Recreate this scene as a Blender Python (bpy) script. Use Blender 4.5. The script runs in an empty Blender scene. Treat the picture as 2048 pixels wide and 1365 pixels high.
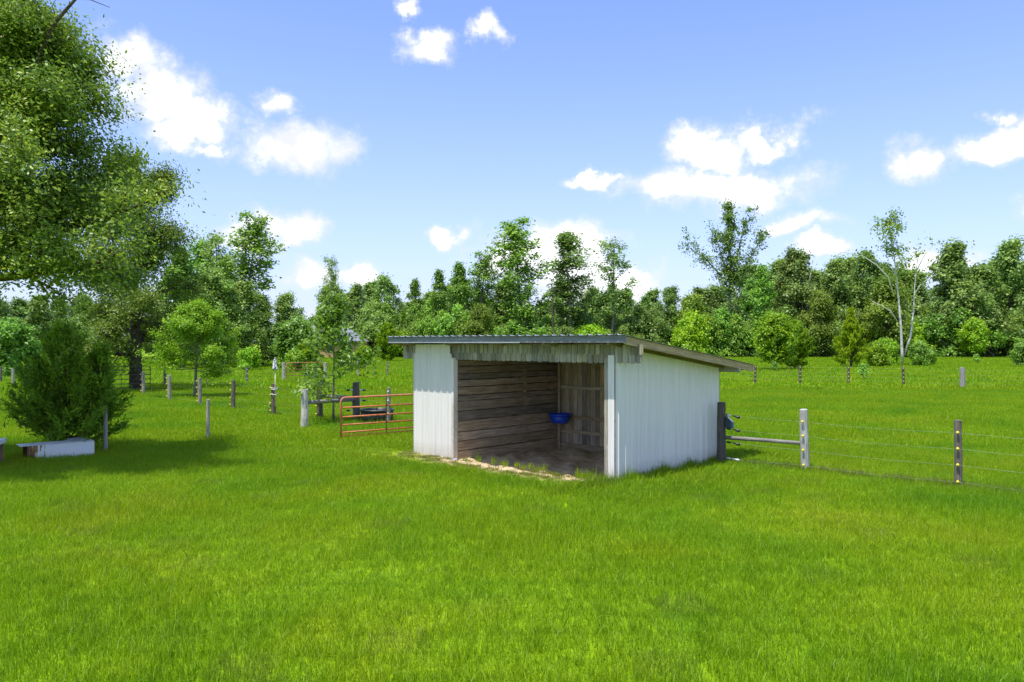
import bpy, bmesh, math
import numpy as np
from mathutils import Vector

SC = bpy.context.scene
COL = SC.collection
rad = math.radians
# ------------------------------------------------------------------ camera
HC = 2.70                      # lens height above the pasture
cam_d = bpy.data.cameras.new('camera')
cam_d.sensor_width = 36.0
cam_d.lens = 36.0 * 1570 / 2048
cam_d.shift_y = 3.5 / 2048
cam_d.clip_end = 3000
cam = bpy.data.objects.new('camera', cam_d)
cam.location = (0, 0, HC); cam.rotation_euler = (rad(90), 0, 0)
COL.objects.link(cam); SC.camera = cam
SC.render.resolution_x = 1024; SC.render.resolution_y = 682
SC.view_settings.view_transform = 'Standard'; SC.view_settings.look = 'None'
SC.view_settings.exposure = 1.1; SC.view_settings.gamma = 1.0
SC.view_settings.use_curve_mapping = False
SC.cycles.max_bounces = 9; SC.cycles.transparent_max_bounces = 4
SC.cycles.diffuse_bounces = 6
SC.cycles.use_denoising = True; SC.cycles.denoising_input_passes = 'RGB_ALBEDO_NORMAL'; SC.cycles.denoising_prefilter = 'NONE'

# ------------------------------------------------------------------ sun and sky
SUN_EL = 71.0
SH = Vector((-0.657, -0.755, 0)).normalized()
sdir = Vector((SH.x * math.cos(rad(SUN_EL)), SH.y * math.cos(rad(SUN_EL)), math.sin(rad(SUN_EL))))
sun_d = bpy.data.lights.new('sun', 'SUN')
sun_d.energy = 2.95; sun_d.angle = rad(0.53); sun_d.color = (1.0, 0.955, 0.88)
sun = bpy.data.objects.new('sun', sun_d)
sun.rotation_euler = sdir.to_track_quat('Z', 'Y').to_euler()
sun.location = (0, 0, 60); COL.objects.link(sun)

def build_world():
    w = bpy.data.worlds.new('World'); SC.world = w; w.use_nodes = True
    nt = w.node_tree; nt.nodes.clear(); N = nt.nodes.new; L = nt.links.new
    out = N('ShaderNodeOutputWorld'); bg = N('ShaderNodeBackground'); bg.inputs[1].default_value = 0.10
    L(bg.outputs[0], out.inputs[0])
    sky = N('ShaderNodeTexSky'); sky.sky_type = 'NISHITA'; sky.sun_disc = False
    sky.sun_elevation = rad(SUN_EL); sky.sun_rotation = rad(221); sky.altitude = 50
    sky.air_density = 1.0; sky.dust_density = 0.4; sky.ozone_density = 1.6
    tint = N('ShaderNodeMix'); tint.data_type = 'RGBA'; tint.blend_type = 'MULTIPLY'; tint.inputs[0].default_value = 1
    tint.inputs[7].default_value = (.89, .94, 1.27, 1)
    L(sky.outputs[0], tint.inputs[6])
    tc = N('ShaderNodeTexCoord')
    def noise(scale, detail, rough):
        n = N('ShaderNodeTexNoise'); n.inputs['Scale'].default_value = scale
        n.inputs['Detail'].default_value = detail; n.inputs['Roughness'].default_value = rough
        L(tc.outputs['Generated'], n.inputs['Vector']); return n
    n1 = noise(9.0, 7, 0.6)
    sub = N('ShaderNodeVectorMath'); sub.operation = 'SUBTRACT'; sub.inputs[1].default_value = (.5, .5, .5)
    L(n1.outputs['Color'], sub.inputs[0])
    ad = N('ShaderNodeVectorMath'); ad.operation = 'MULTIPLY_ADD'; ad.inputs[1].default_value = (.14, .14, .10)
    L(sub.outputs[0], ad.inputs[0]); L(tc.outputs['Generated'], ad.inputs[2])
    # cloud puffs: direction of the puff and its angular half width and half height
    P = [(250,112,85,58),(300,190,105,62),(400,246,95,42),(345,262,62,34),(585,303,118,52),(552,214,42,28),(432,296,40,17),
         (852,97,54,25),(826,40,32,13),(960,64,34,24),(1430,300,100,38),(1470,372,165,48),(1330,368,90,34),(1205,370,52,16),
         (1560,280,68,24),(1575,448,92,25),(1815,325,66,36),(1972,248,26,28),(1985,292,84,34),(2060,265,60,40),
         (570,470,85,36),(480,465,80,26),(610,548,62,24),(725,552,56,26),(905,480,44,20),(1140,480,110,38),(1050,520,130,52),
         (1255,560,80,42),(1150,545,150,60),(1870,530,85,36),(640,632,30,20),(1640,500,60,20),(2120,420,80,30),(-90,300,120,50)]
    puffs = []
    for x, y, a, b in P:
        d = Vector(((x - 1024) / 1570, 1, (686 - y) / 1570)); l = d.length
        puffs.append((d.normalized(), a / 1570 / l, b / 1570 / l))
    rng = np.random.default_rng(5)
    for k in range(95):                       # the same fair-weather cumulus all round the sky
        az = rad(38 + rng.uniform(0, 284)); el = rad(rng.uniform(2, 52))
        d = Vector((math.sin(az) * math.cos(el), math.cos(az) * math.cos(el), math.sin(el)))
        a = rng.uniform(.035, .115); puffs.append((d, a, a * rng.uniform(.35, .6)))
    acc = None
    for d, a, b in puffs:
        m = N('ShaderNodeVectorMath'); m.operation = 'MULTIPLY_ADD'
        m.inputs[1].default_value = (1 / a, 1 / a, 1 / b); m.inputs[2].default_value = (-d.x / a, -d.y / a, -d.z / b)
        L(ad.outputs[0], m.inputs[0])
        ln = N('ShaderNodeVectorMath'); ln.operation = 'LENGTH'; L(m.outputs[0], ln.inputs[0])
        if acc is None: acc = ln.outputs['Value']
        else:
            mn = N('ShaderNodeMath'); mn.operation = 'MINIMUM'
            L(acc, mn.inputs[0]); L(ln.outputs['Value'], mn.inputs[1]); acc = mn.outputs[0]
    n2 = noise(22.0, 8, 0.66)
    ma = N('ShaderNodeMath'); ma.operation = 'MULTIPLY_ADD'; ma.inputs[1].default_value = -1.9
    L(n2.outputs['Fac'], ma.inputs[0]); ma.inputs[2].default_value = 0.95
    ad2 = N('ShaderNodeMath'); ad2.operation = 'ADD'; L(acc, ad2.inputs[0]); L(ma.outputs[0], ad2.inputs[1])
    mr = N('ShaderNodeMapRange'); mr.interpolation_type = 'SMOOTHSTEP'
    mr.inputs[1].default_value = 1.38; mr.inputs[2].default_value = .34; mr.inputs[3].default_value = 0; mr.inputs[4].default_value = 1
    L(ad2.outputs[0], mr.inputs[0])
    mix = N('ShaderNodeMix'); mix.data_type = 'RGBA'; mix.inputs[7].default_value = (5.6, 5.65, 5.8, 1)
    # pale haze towards the horizon, the same all round
    sz = N('ShaderNodeSeparateXYZ'); L(tc.outputs['Generated'], sz.inputs[0])
    om = N('ShaderNodeMath'); om.operation = 'SUBTRACT'; om.use_clamp = True; om.inputs[0].default_value = 1; L(sz.outputs['Z'], om.inputs[1])
    pw = N('ShaderNodeMath'); pw.operation = 'POWER'; pw.inputs[1].default_value = 5.0; L(om.outputs[0], pw.inputs[0])
    hf = N('ShaderNodeMath'); hf.operation = 'MULTIPLY'; hf.inputs[1].default_value = .85; L(pw.outputs[0], hf.inputs[0])
    hz = N('ShaderNodeMix'); hz.data_type = 'RGBA'; hz.inputs[7].default_value = (3.1, 3.45, 4.8, 1); L(hf.outputs[0], hz.inputs[0]); L(tint.outputs[2], hz.inputs[6])
    core = N('ShaderNodeMix'); core.data_type = 'RGBA'; core.inputs[6].default_value = (4.3, 4.42, 4.72, 1); core.inputs[7].default_value = (8.2, 8.2, 8.4, 1)
    c2 = N('ShaderNodeMath'); c2.operation = 'POWER'; c2.inputs[1].default_value = 3; L(mr.outputs[0], c2.inputs[0]); cm = N('ShaderNodeMapRange'); cm.inputs[1].default_value = .36; cm.inputs[2].default_value = .58; L(n1.outputs['Fac'], cm.inputs[0])
    c3 = N('ShaderNodeMath'); c3.operation = 'MULTIPLY'; L(c2.outputs[0], c3.inputs[0]); L(cm.outputs[0], c3.inputs[1]); L(c3.outputs[0], core.inputs[0]); L(core.outputs[2], mix.inputs[7])
    L(mr.outputs[0], mix.inputs[0]); L(hz.outputs[2], mix.inputs[6]); L(mix.outputs[2], bg.inputs[0])
build_world()

# ------------------------------------------------------------------ helpers
def tag(o, label=None, cat=None, group=None, kind=None):
    if label: o['label'] = label
    if cat: o['category'] = cat
    if group: o['group'] = group
    if kind: o['kind'] = kind
    return o

def empty(name, loc=(0, 0, 0), rz=0):
    o = bpy.data.objects.new(name, None); o.location = loc; o.rotation_euler = (0, 0, rz)
    o.empty_display_size = .2; COL.objects.link(o); return o

def link(name, me, parent=None, loc=(0, 0, 0), rot=(0, 0, 0)):
    o = bpy.data.objects.new(name, me); COL.objects.link(o)
    o.parent = parent; o.location = loc; o.rotation_euler = rot; return o

def pymesh(name, V, F, mat, smooth=False):
    me = bpy.data.meshes.new(name)
    me.from_pydata([tuple(v) for v in V], [], [tuple(f) for f in F])
    if smooth: me.polygons.foreach_set('use_smooth', np.ones(len(me.polygons), bool))
    me.materials.append(mat); me.update(); return me

def quads(name, Q, mat, tint=None, tri=False):
    """Q (N,k,3): N separate faces"""
    n, k = Q.shape[:2]; me = bpy.data.meshes.new(name)
    me.vertices.add(n * k); me.vertices.foreach_set('co', Q.reshape(-1).astype(np.float32))
    me.loops.add(n * k); me.loops.foreach_set('vertex_index', np.arange(n * k, dtype=np.int32))
    me.polygons.add(n); me.polygons.foreach_set('loop_start', np.arange(0, n * k, k, dtype=np.int32))
    me.update(calc_edges=True)
    if tint is not None:
        a = me.attributes.new('tint', 'FLOAT', 'FACE'); a.data.foreach_set('value', tint.astype(np.float32))
    me.materials.append(mat); return me

_box = {}
def box_mesh(sx, sy, sz, mat, bev=.004):
    key = (round(sx, 3), round(sy, 3), round(sz, 3), mat.name, bev)
    if key in _box: return _box[key]
    bm = bmesh.new(); bmesh.ops.create_cube(bm, size=1)
    for v in bm.verts: v.co = Vector((v.co.x * sx, v.co.y * sy, v.co.z * sz))
    if bev: bmesh.ops.bevel(bm, geom=bm.edges[:], offset=bev, segments=1, affect='EDGES')
    me = bpy.data.meshes.new('board'); bm.to_mesh(me); bm.free(); me.materials.append(mat)
    _box[key] = me; return me

def box(name, lo, hi, mat, parent=None, bev=.004, rot=(0, 0, 0)):
    c = [(a + b) / 2 for a, b in zip(lo, hi)]; s = [b - a for a, b in zip(lo, hi)]
    return link(name, box_mesh(*s, mat, bev), parent, c, rot)

def tube(pts, radii, sides=6, cap=True):
    pts = np.asarray(pts, float); n = len(pts)
    radii = np.full(n, radii) if np.isscalar(radii) else np.asarray(radii)
    t = np.gradient(pts, axis=0); t /= np.linalg.norm(t, axis=1, keepdims=True) + 1e-9
    ref = np.array([0, 0, 1.]) if abs(t[:, 2]).max() < .9 else np.array([.93, .37, 0])
    a = np.cross(t, ref); a /= np.linalg.norm(a, axis=1, keepdims=True) + 1e-9
    b = np.cross(t, a); ang = np.arange(sides) * 2 * np.pi / sides
    V = pts[:, None] + radii[:, None, None] * (np.cos(ang)[None, :, None] * a[:, None] + np.sin(ang)[None, :, None] * b[:, None])
    F = []
    for i in range(n - 1):
        for k in range(sides):
            k2 = (k + 1) % sides
            F.append((i * sides + k, i * sides + k2, (i + 1) * sides + k2, (i + 1) * sides + k))
    if cap: F.append(tuple(range(sides - 1, -1, -1))); F.append(tuple(range((n - 1) * sides, n * sides)))
    return V.reshape(-1, 3), F

class MB:
    def __init__(s): s.V = []; s.F = []; s.n = 0
    def add(s, V, F):
        s.V.append(np.asarray(V, float)); s.F += [tuple(i + s.n for i in f) for f in F]; s.n += len(V)
    def mesh(s, name, mat, smooth=False): return pymesh(name, np.concatenate(s.V), s.F, mat, smooth)

def lathe(profile, sides=20):
    V = []; F = []; n = len(profile)
    for r, z in profile:
        for k in range(sides):
            a = 2 * math.pi * k / sides; V.append((r * math.cos(a), r * math.sin(a), z))
    for i in range(n - 1):
        for k in range(sides):
            k2 = (k + 1) % sides; F.append((i * sides + k, i * sides + k2, (i + 1) * sides + k2, (i + 1) * sides + k))
    return V, F

def gp(px, py):              # where a point of the flat pasture seen at this bearing and dip lies
    return ((px - 1024) * HC / (py - 686), 1570 * HC / (py - 686))
def at(px, Z): return (px - 1024) / 1570 * Z

# ------------------------------------------------------------------ materials
def mat_new(name):
    m = bpy.data.materials.new(name); m.use_nodes = True; nt = m.node_tree
    return m, nt, nt.nodes['Principled BSDF'], nt.nodes.new, nt.links.new

def ramp(N, stops):
    r = N('ShaderNodeValToRGB'); cr = r.color_ramp
    while len(cr.elements) < len(stops): cr.elements.new(.5)
    for e, (p, c) in zip(cr.elements, stops): e.position = p; e.color = (*c, 1)
    return r

def wood(name, c_dark, c_mid, c_light, axis=0, rough=.85, grain=1.0):
    m, nt, p, N, L = mat_new(name)
    tc = N('ShaderNodeTexCoord'); oi = N('ShaderNodeObjectInfo')
    mp = N('ShaderNodeMapping'); s = [16, 16, 16]; s[axis] = 1.0
    mp.inputs['Scale'].default_value = s; L(tc.outputs['Object'], mp.inputs['Vector'])
    off = N('ShaderNodeMath'); off.operation = 'MULTIPLY'; off.inputs[1].default_value = 57.0; L(oi.outputs['Random'], off.inputs[0])
    n = N('ShaderNodeTexNoise'); n.noise_dimensions = '4D'; n.inputs['Scale'].default_value = 2.2 * grain; n.inputs['Detail'].default_value = 7
    n.inputs['Roughness'].default_value = .65; n.inputs['Distortion'].default_value = .6
    L(mp.outputs[0], n.inputs['Vector']); L(off.outputs[0], n.inputs['W'])
    r = ramp(N, [(.28, c_dark), (.5, c_mid), (.72, c_light)]); L(n.outputs['Fac'], r.inputs[0])
    n2 = N('ShaderNodeTexNoise'); n2.noise_dimensions = '4D'; n2.inputs['Scale'].default_value = 3.1; n2.inputs['Detail'].default_value = 3
    L(tc.outputs['Object'], n2.inputs['Vector']); L(off.outputs[0], n2.inputs['W'])
    hs = N('ShaderNodeHueSaturation')
    v = N('ShaderNodeMath'); v.operation = 'MULTIPLY_ADD'; v.inputs[1].default_value = .6; v.inputs[2].default_value = .34; L(n2.outputs['Fac'], v.inputs[0])
    v2 = N('ShaderNodeMath'); v2.operation = 'MULTIPLY_ADD'; v2.inputs[1].default_value = .72; L(oi.outputs['Random'], v2.inputs[0]); L(v.outputs[0], v2.inputs[2])
    L(v2.outputs[0], hs.inputs['Value'])
    sm = N('ShaderNodeMath'); sm.operation = 'FRACT'; m7 = N('ShaderNodeMath'); m7.operation = 'MULTIPLY'; m7.inputs[1].default_value = 7.3
    L(oi.outputs['Random'], m7.inputs[0]); L(m7.outputs[0], sm.inputs[0])
    s2 = N('ShaderNodeMath'); s2.operation = 'MULTIPLY_ADD'; s2.inputs[1].default_value = .7; s2.inputs[2].default_value = .6; L(sm.outputs[0], s2.inputs[0]); L(s2.outputs[0], hs.inputs['Saturation'])
    L(r.outputs[0], hs.inputs['Color']); L(hs.outputs[0], p.inputs['Base Color'])
    p.inputs['Roughness'].default_value = rough
    b = N('ShaderNodeBump'); b.inputs['Strength'].default_value = .5; b.inputs['Distance'].default_value = .006
    L(n.outputs['Fac'], b.inputs['Height']); L(b.outputs[0], p.inputs['Normal'])
    return m

def plain(name, col, rough=.6, metal=0, var=.15, scale=6.0, bump=0, spec=.5):
    m, nt, p, N, L = mat_new(name)
    tc = N('ShaderNodeTexCoord'); n = N('ShaderNodeTexNoise'); n.inputs['Scale'].default_value = scale; n.inputs['Detail'].default_value = 6
    L(tc.outputs['Object'], n.inputs['Vector'])
    r = ramp(N, [(.3, [c * (1 - var) for c in col]), (.7, [min(1, c * (1 + var)) for c in col])]); L(n.outputs['Fac'], r.inputs[0])
    L(r.outputs[0], p.inputs['Base Color']); p.inputs['Roughness'].default_value = rough; p.inputs['Metallic'].default_value = metal
    p.inputs['Specular IOR Level'].default_value = spec
    if bump:
        b = N('ShaderNodeBump'); b.inputs['Strength'].default_value = bump; b.inputs['Distance'].default_value = .02
        L(n.outputs['Fac'], b.inputs['Height']); L(b.outputs[0], p.inputs['Normal'])
    return m

def foliage(name, c0, c1, c2, rough=.45, transl=.35, spec=.4):
    m, nt, p, N, L = mat_new(name)
    at_ = N('ShaderNodeAttribute'); at_.attribute_name = 'tint'
    oi = N('ShaderNodeObjectInfo')
    r = ramp(N, [(.0, c0), (.5, c1), (1., c2)]); L(at_.outputs['Fac'], r.inputs[0])
    hs = N('ShaderNodeHueSaturation')
    v = N('ShaderNodeMapRange'); v.inputs[3].default_value = .78; v.inputs[4].default_value = 1.22; L(oi.outputs['Random'], v.inputs[0]); L(v.outputs[0], hs.inputs['Value'])
    fr = N('ShaderNodeMath'); fr.operation = 'FRACT'; mu = N('ShaderNodeMath'); mu.operation = 'MULTIPLY'; mu.inputs[1].default_value = 13.7
    L(oi.outputs['Random'], mu.inputs[0]); L(mu.outputs[0], fr.inputs[0])
    h = N('ShaderNodeMapRange'); h.inputs[3].default_value = .488; h.inputs[4].default_value = .508; L(fr.outputs[0], h.inputs[0]); L(h.outputs[0], hs.inputs['Hue'])
    L(r.outputs[0], hs.inputs['Color']); L(hs.outputs[0], p.inputs['Base Color'])
    p.inputs['Roughness'].default_value = rough; p.inputs['Specular IOR Level'].default_value = spec
    t = N('ShaderNodeBsdfTranslucent'); L(hs.outputs[0], t.inputs[0])
    ms = N('ShaderNodeMixShader'); ms.inputs[0].default_value = transl
    L(p.outputs[0], ms.inputs[1]); L(t.outputs[0], ms.inputs[2]); L(ms.outputs[0], nt.nodes['Material Output'].inputs[0])
    return m

def grass_colour(N, L, hue=0):
    """broad patches of the pasture, by place"""
    g = N('ShaderNodeNewGeometry')
    mp = N('ShaderNodeMapping'); mp.inputs['Scale'].default_value = (.5, .5, .01); L(g.outputs['Position'], mp.inputs[0])
    n = N('ShaderNodeTexNoise'); n.inputs['Scale'].default_value = .55; n.inputs['Detail'].default_value = 6; n.inputs['Roughness'].default_value = .62
    L(mp.outputs[0], n.inputs['Vector']); n.inputs['Distortion'].default_value = .5
    r = ramp(N, [(.3, (.17, .36, .008)), (.47, (.25, .415, .006)), (.58, (.29, .43, .007)), (.75, (.36, .44, .014))]); L(n.outputs['Fac'], r.inputs[0])
    return r

def grass_mat():
    m, nt, p, N, L = mat_new('grass_blade')
    r = grass_colour(N, L)
    a = N('ShaderNodeAttribute'); a.attribute_name = 'tint'
    r2 = ramp(N, [(0, (.32, .38, .4)), (.5, (1, 1, 1)), (.88, (1.3, 1.2, 1.3)), (1, (1.7, 1.3, 16))]); L(a.outputs['Fac'], r2.inputs[0])
    mx = N('ShaderNodeMix'); mx.data_type = 'RGBA'; mx.blend_type = 'MULTIPLY'; mx.inputs[0].default_value = 1
    L(r.outputs[0], mx.inputs[6]); L(r2.outputs[0], mx.inputs[7])
    d = N('ShaderNodeAttribute'); d.attribute_name = 'dry'; d.attribute_type = 'INSTANCER'
    m2 = N('ShaderNodeMix'); m2.data_type = 'RGBA'; m2.inputs[7].default_value = (.2, .2, .055, 1)
    L(d.outputs['Fac'], m2.inputs[0]); L(mx.outputs[2], m2.inputs[6])
    L(m2.outputs[2], p.inputs['Base Color']); p.inputs['Roughness'].default_value = .5; p.inputs['Specular IOR Level'].default_value = .25
    t = N('ShaderNodeBsdfTranslucent'); L(m2.outputs[2], t.inputs[0])
    ms = N('ShaderNodeMixShader'); ms.inputs[0].default_value = .48
    L(p.outputs[0], ms.inputs[1]); L(t.outputs[0], ms.inputs[2]); L(ms.outputs[0], nt.nodes['Material Output'].inputs[0])
    return m

def ground_mat():
    m, nt, p, N, L = mat_new('pasture')
    r = grass_colour(N, L)
    g = N('ShaderNodeNewGeometry')
    n = N('ShaderNodeTexNoise'); n.inputs['Scale'].default_value = 7; n.inputs['Detail'].default_value = 8; n.inputs['Roughness'].default_value = .7
    L(g.outputs['Position'], n.inputs['Vector'])
    r2 = ramp(N, [(.3, (.5, .52, .5)), (.7, (1, 1, 1))]); L(n.outputs['Fac'], r2.inputs[0])
    mx = N('ShaderNodeMix'); mx.data_type = 'RGBA'; mx.blend_type = 'MULTIPLY'; mx.inputs[0].default_value = 1
    L(r.outputs[0], mx.inputs[6]); L(r2.outputs[0], mx.inputs[7])
    # trodden soil before the mouth of the shed, in the shed's own directions
    sb = N('ShaderNodeVectorMath'); sb.operation = 'SUBTRACT'; sb.inputs[1].default_value = (-2.354, 19.35, 0); L(g.outputs['Position'], sb.inputs[0])
    ro = N('ShaderNodeVectorRotate'); ro.rotation_type = 'Z_AXIS'; ro.inputs['Angle'].default_value = -math.atan2(-.686, .7275); L(sb.outputs[0], ro.inputs['Vector'])
    el = N('ShaderNodeVectorMath'); el.operation = 'MULTIPLY_ADD'; el.inputs[1].default_value = (1 / 3.4, 1 / 1.15, 0); el.inputs[2].default_value = (-2.9 / 3.4, 0, 0); L(ro.outputs[0], el.inputs[0])
    le = N('ShaderNodeVectorMath'); le.operation = 'LENGTH'; L(el.outputs[0], le.inputs[0])
    ns = N('ShaderNodeMath'); ns.operation = 'MULTIPLY_ADD'; ns.inputs[1].default_value = .9; L(n.outputs['Fac'], ns.inputs[0]); L(le.outputs['Value'], ns.inputs[2])
    wr_ = N('ShaderNodeMapRange'); wr_.inputs[1].default_value = 1.5; wr_.inputs[2].default_value = 1.1; L(ns.outputs[0], wr_.inputs[0])
    so = N('ShaderNodeMix'); so.data_type = 'RGBA'; so.inputs[7].default_value = (.30, .235, .12, 1); L(wr_.outputs[0], so.inputs[0]); L(mx.outputs[2], so.inputs[6]); L(so.outputs[2], p.inputs['Base Color'])
    p.inputs['Roughness'].default_value = .9; p.inputs['Specular IOR Level'].default_value = .1
    b = N('ShaderNodeBump'); b.inputs['Strength'].default_value = .6; b.inputs['Distance'].default_value = .08
    L(n.outputs['Fac'], b.inputs['Height']); L(b.outputs[0], p.inputs['Normal'])
    return m

def sheet_metal(name, col, rough=.42, stain=.25):
    m, nt, p, N, L = mat_new(name)
    tc = N('ShaderNodeTexCoord'); mp = N('ShaderNodeMapping'); mp.inputs['Scale'].default_value = (9, 9, .5); L(tc.outputs['Object'], mp.inputs[0])
    n = N('ShaderNodeTexNoise'); n.inputs['Scale'].default_value = 1.3; n.inputs['Detail'].default_value = 6; L(mp.outputs[0], n.inputs['Vector'])
    r = ramp(N, [(.35, [c * (1 - stain) for c in col]), (.6, col)]); L(n.outputs['Fac'], r.inputs[0])
    n2 = N('ShaderNodeTexNoise'); n2.inputs['Scale'].default_value = 14; n2.inputs['Detail'].default_value = 4; L(tc.outputs['Object'], n2.inputs['Vector'])
    sx = N('ShaderNodeSeparateXYZ'); L(tc.outputs['Object'], sx.inputs[0])
    mr = N('ShaderNodeMapRange'); mr.inputs[1].default_value = .35; mr.inputs[2].default_value = .0; L(sx.outputs['Z'], mr.inputs[0])   # soil splashed on the foot of the sheet
    mm = N('ShaderNodeMath'); mm.operation = 'MULTIPLY'; L(mr.outputs[0], mm.inputs[0]); L(n2.outputs['Fac'], mm.inputs[1])
    mx = N('ShaderNodeMix'); mx.data_type = 'RGBA'; mx.inputs[7].default_value = (.36, .33, .22, 1); L(mm.outputs[0], mx.inputs[0]); L(r.outputs[0], mx.inputs[6])
    L(mx.outputs[2], p.inputs['Base Color']); p.inputs['Roughness'].default_value = rough
    return m

M = {}
M['white'] = sheet_metal('white_sheet', (.80, .76, .715), .45, .10)
M['galv'] = plain('galvanised', (.55, .57, .6), .35, .6, .1)
M['fascia'] = wood('grey_fascia', (.13, .14, .15), (.21, .225, .24), (.32, .335, .345), 0)
M['picket'] = wood('picket_wood', (.13, .11, .075), (.31, .285, .215), (.46, .43, .35), 2)
M['rake'] = wood('rake_wood', (.22, .15, .075), (.46, .34, .18), (.58, .45, .27), 1)
M['beam'] = wood('beam_wood', (.12, .1, .07), (.27, .24, .18), (.4, .36, .28), 0)
M['rafter'] = wood('rafter_wood', (.1, .075, .045), (.22, .17, .1), (.32, .25, .16), 1)
M['plank'] = wood('plank_wood', (.10, .075, .052), (.25, .20, .145), (.46, .39, .29), 1)
M['backboard'] = wood('backboard_wood', (.12, .095, .065), (.34, .28, .195), (.5, .43, .32), 2)
M['girt'] = wood('girt_wood', (.16, .125, .08), (.36, .29, .19), (.5, .42, .29), 0)
M['post_grey'] = wood('post_grey', (.1, .085, .065), (.26, .235, .19), (.44, .41, .35), 2, grain=1.4)
M['post_pale'] = wood('post_pale', (.11, .1, .085), (.36, .335, .29), (.56, .53, .47), 2, grain=1.6)
M['post_dark'] = wood('post_dark', (.05, .04, .028), (.13, .105, .075), (.24, .2, .155), 2, grain=1.4)
M['rail'] = wood('rail_wood', (.09, .075, .055), (.25, .22, .17), (.4, .36, .29), 0, grain=1.3)
M['yellow'] = plain('yellow_plastic', (.80, .70, .015), .45)
M['whiteplastic'] = plain('white_plastic', (.75, .75, .72), .45)
M['blackplastic'] = plain('black_plastic', (.02, .025, .028), .42, 0, .2)
M['wire'] = plain('wire', (.2, .24, .19), .5, .2)
M['blue'] = plain('blue_plastic', (.012, .06, .52), .38, 0, .15)
M['red'] = plain('red_gate_paint', (.56, .15, .04), .5, 0, .3, 11)
M['redfaded'] = plain('faded_gate_paint', (.52, .17, .085), .55, 0, .25, 9)
M['bronze'] = plain('bronze_gate', (.07, .06, .045), .5)
M['enamel'] = None
M['sand'] = plain('sand', (.5, .385, .24), .95, 0, .3, 5, .8, .1)
M['bark'] = plain('bark', (.085, .07, .052), .95, 0, .45, 9, 1.0, .1)
M['bark_grey'] = plain('bark_grey', (.19, .17, .14), .95, 0, .4, 7, .8, .1)
M['bark_white'] = plain('bark_white', (.52, .5, .45), .9, 0, .3, 3, .5, .1)
M['oak_leaf'] = foliage('oak_leaf', (.065, .125, .013), (.175, .29, .02), (.33, .43, .038), .42, .42, .35) #(0.050, 0.118, 0.013), (0.143, 0.277, 0.020), (0.286, 0.420, 0.042), .36, .40, .5)
M['dark_leaf'] = foliage('dark_leaf', (.08, .15, .034), (.22, .36, .062), (.37, .51, .09), .42, .42)
M['mid_leaf'] = foliage('mid_leaf', (0.094, 0.208, 0.026), (0.217, 0.415, 0.047), (0.377, 0.585, 0.066), .42, .42)
M['bright_leaf'] = foliage('bright_leaf', (0.101, 0.234, 0.008), (0.252, 0.468, 0.014), (0.420, 0.640, 0.023), .42, .45)
M['yellow_leaf'] = foliage('yellow_leaf', (0.095, 0.176, 0.016), (0.203, 0.338, 0.027), (0.351, 0.459, 0.041), .5, .42)
M['cedar_leaf'] = foliage('cedar_leaf', (.08, .17, .014), (.19, .35, .018), (.3, .47, .024), .6, .40, .2)
M['field_cedar_leaf'] = foliage('field_cedar_leaf', (.12, .22, .008), (.25, .41, .012), (.37, .52, .016), .6, .44, .2)
M['maple_leaf'] = foliage('maple_leaf', (.13, .27, .008), (.30, .52, .012), (.42, .62, .02), .45, .46)
M['young_leaf'] = foliage('young_leaf', (.08, .16, .012), (.2, .35, .02), (.36, .5, .05), .35, .42, .5)
M['grass'] = grass_mat()
M['ground'] = ground_mat()

# ------------------------------------------------------------------ ground
S = 1500

# ------------------------------------------------------------------ shed
AX, AY = -2.354, 19.35
W, D = 6.06, 3.95
ROT = math.atan2(-.686, .7275)
CU, SU = math.cos(ROT), math.sin(ROT)
def shed_local(x, y):
    dx, dy = x - AX, y - AY
    return dx * CU + dy * SU, -dx * SU + dy * CU
def shed_world(u, v): return AX + u * CU - v * SU, AY + u * SU + v * CU
_h = [shed_world(u, v) + (0,) for u, v in ((1.41, -.40), (W - .02, -.40), (W - .02, 3.80), (1.41, 3.80))]     # dug-out floor of the stall
g = pymesh('ground', [(-S, -60, 0), (S, -60, 0), (S, 2400, 0), (-S, 2400, 0)] + _h, [(0, 1, 5, 4), (1, 2, 6, 5), (2, 3, 7, 6), (3, 0, 4, 7)], M['ground'])
tag(link('ground', g), 'flat green pasture running back to the woods', None, None, 'structure')
FO, RO, SO = .46, .76, .50          # front, rear and side overhang
def zr(v): return 2.85 - .1255 * (v + FO)

def ribs(length, pitch=.2286, h=.02, first=.06):
    """cross-section of ribbed steel: (along, out)"""
    P = [(0, 0)]; x = first
    while x + .06 < length:
        P += [(x - .03, 0), (x - .013, h), (x + .013, h), (x + .03, 0)]
        for m in (.08, .15):
            if x + m + .015 < length: P += [(x + m - .012, 0), (x + m, .0035), (x + m + .012, 0)]
        x += pitch
    P.append((length, 0)); return [p for p in P if 0 <= p[0] <= length]

def sheet(name, prof, place, mat, parent, thick=.0025):
    """prof: rib section; place(s, out, end) -> local point; closed thin sheet"""
    V = []; n = len(prof)
    for end in (0, 1):
        for d in (0, thick):
            for s, o in prof: V.append(place(s, o - d, end))
    F = []; a, b, c, d = 0, n, 2 * n, 3 * n
    for i in range(n - 1):
        F += [(a + i, a + i + 1, c + i + 1, c + i), (b + i + 1, b + i, d + i, d + i + 1),
              (a + i + 1, a + i, b + i, b + i + 1), (c + i, c + i + 1, d + i + 1, d + i)]
    F += [(a, c, d, b), (a + n - 1, b + n - 1, d + n - 1, c + n - 1)]
    return link(name, pymesh(name, V, F, mat), parent)

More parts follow.
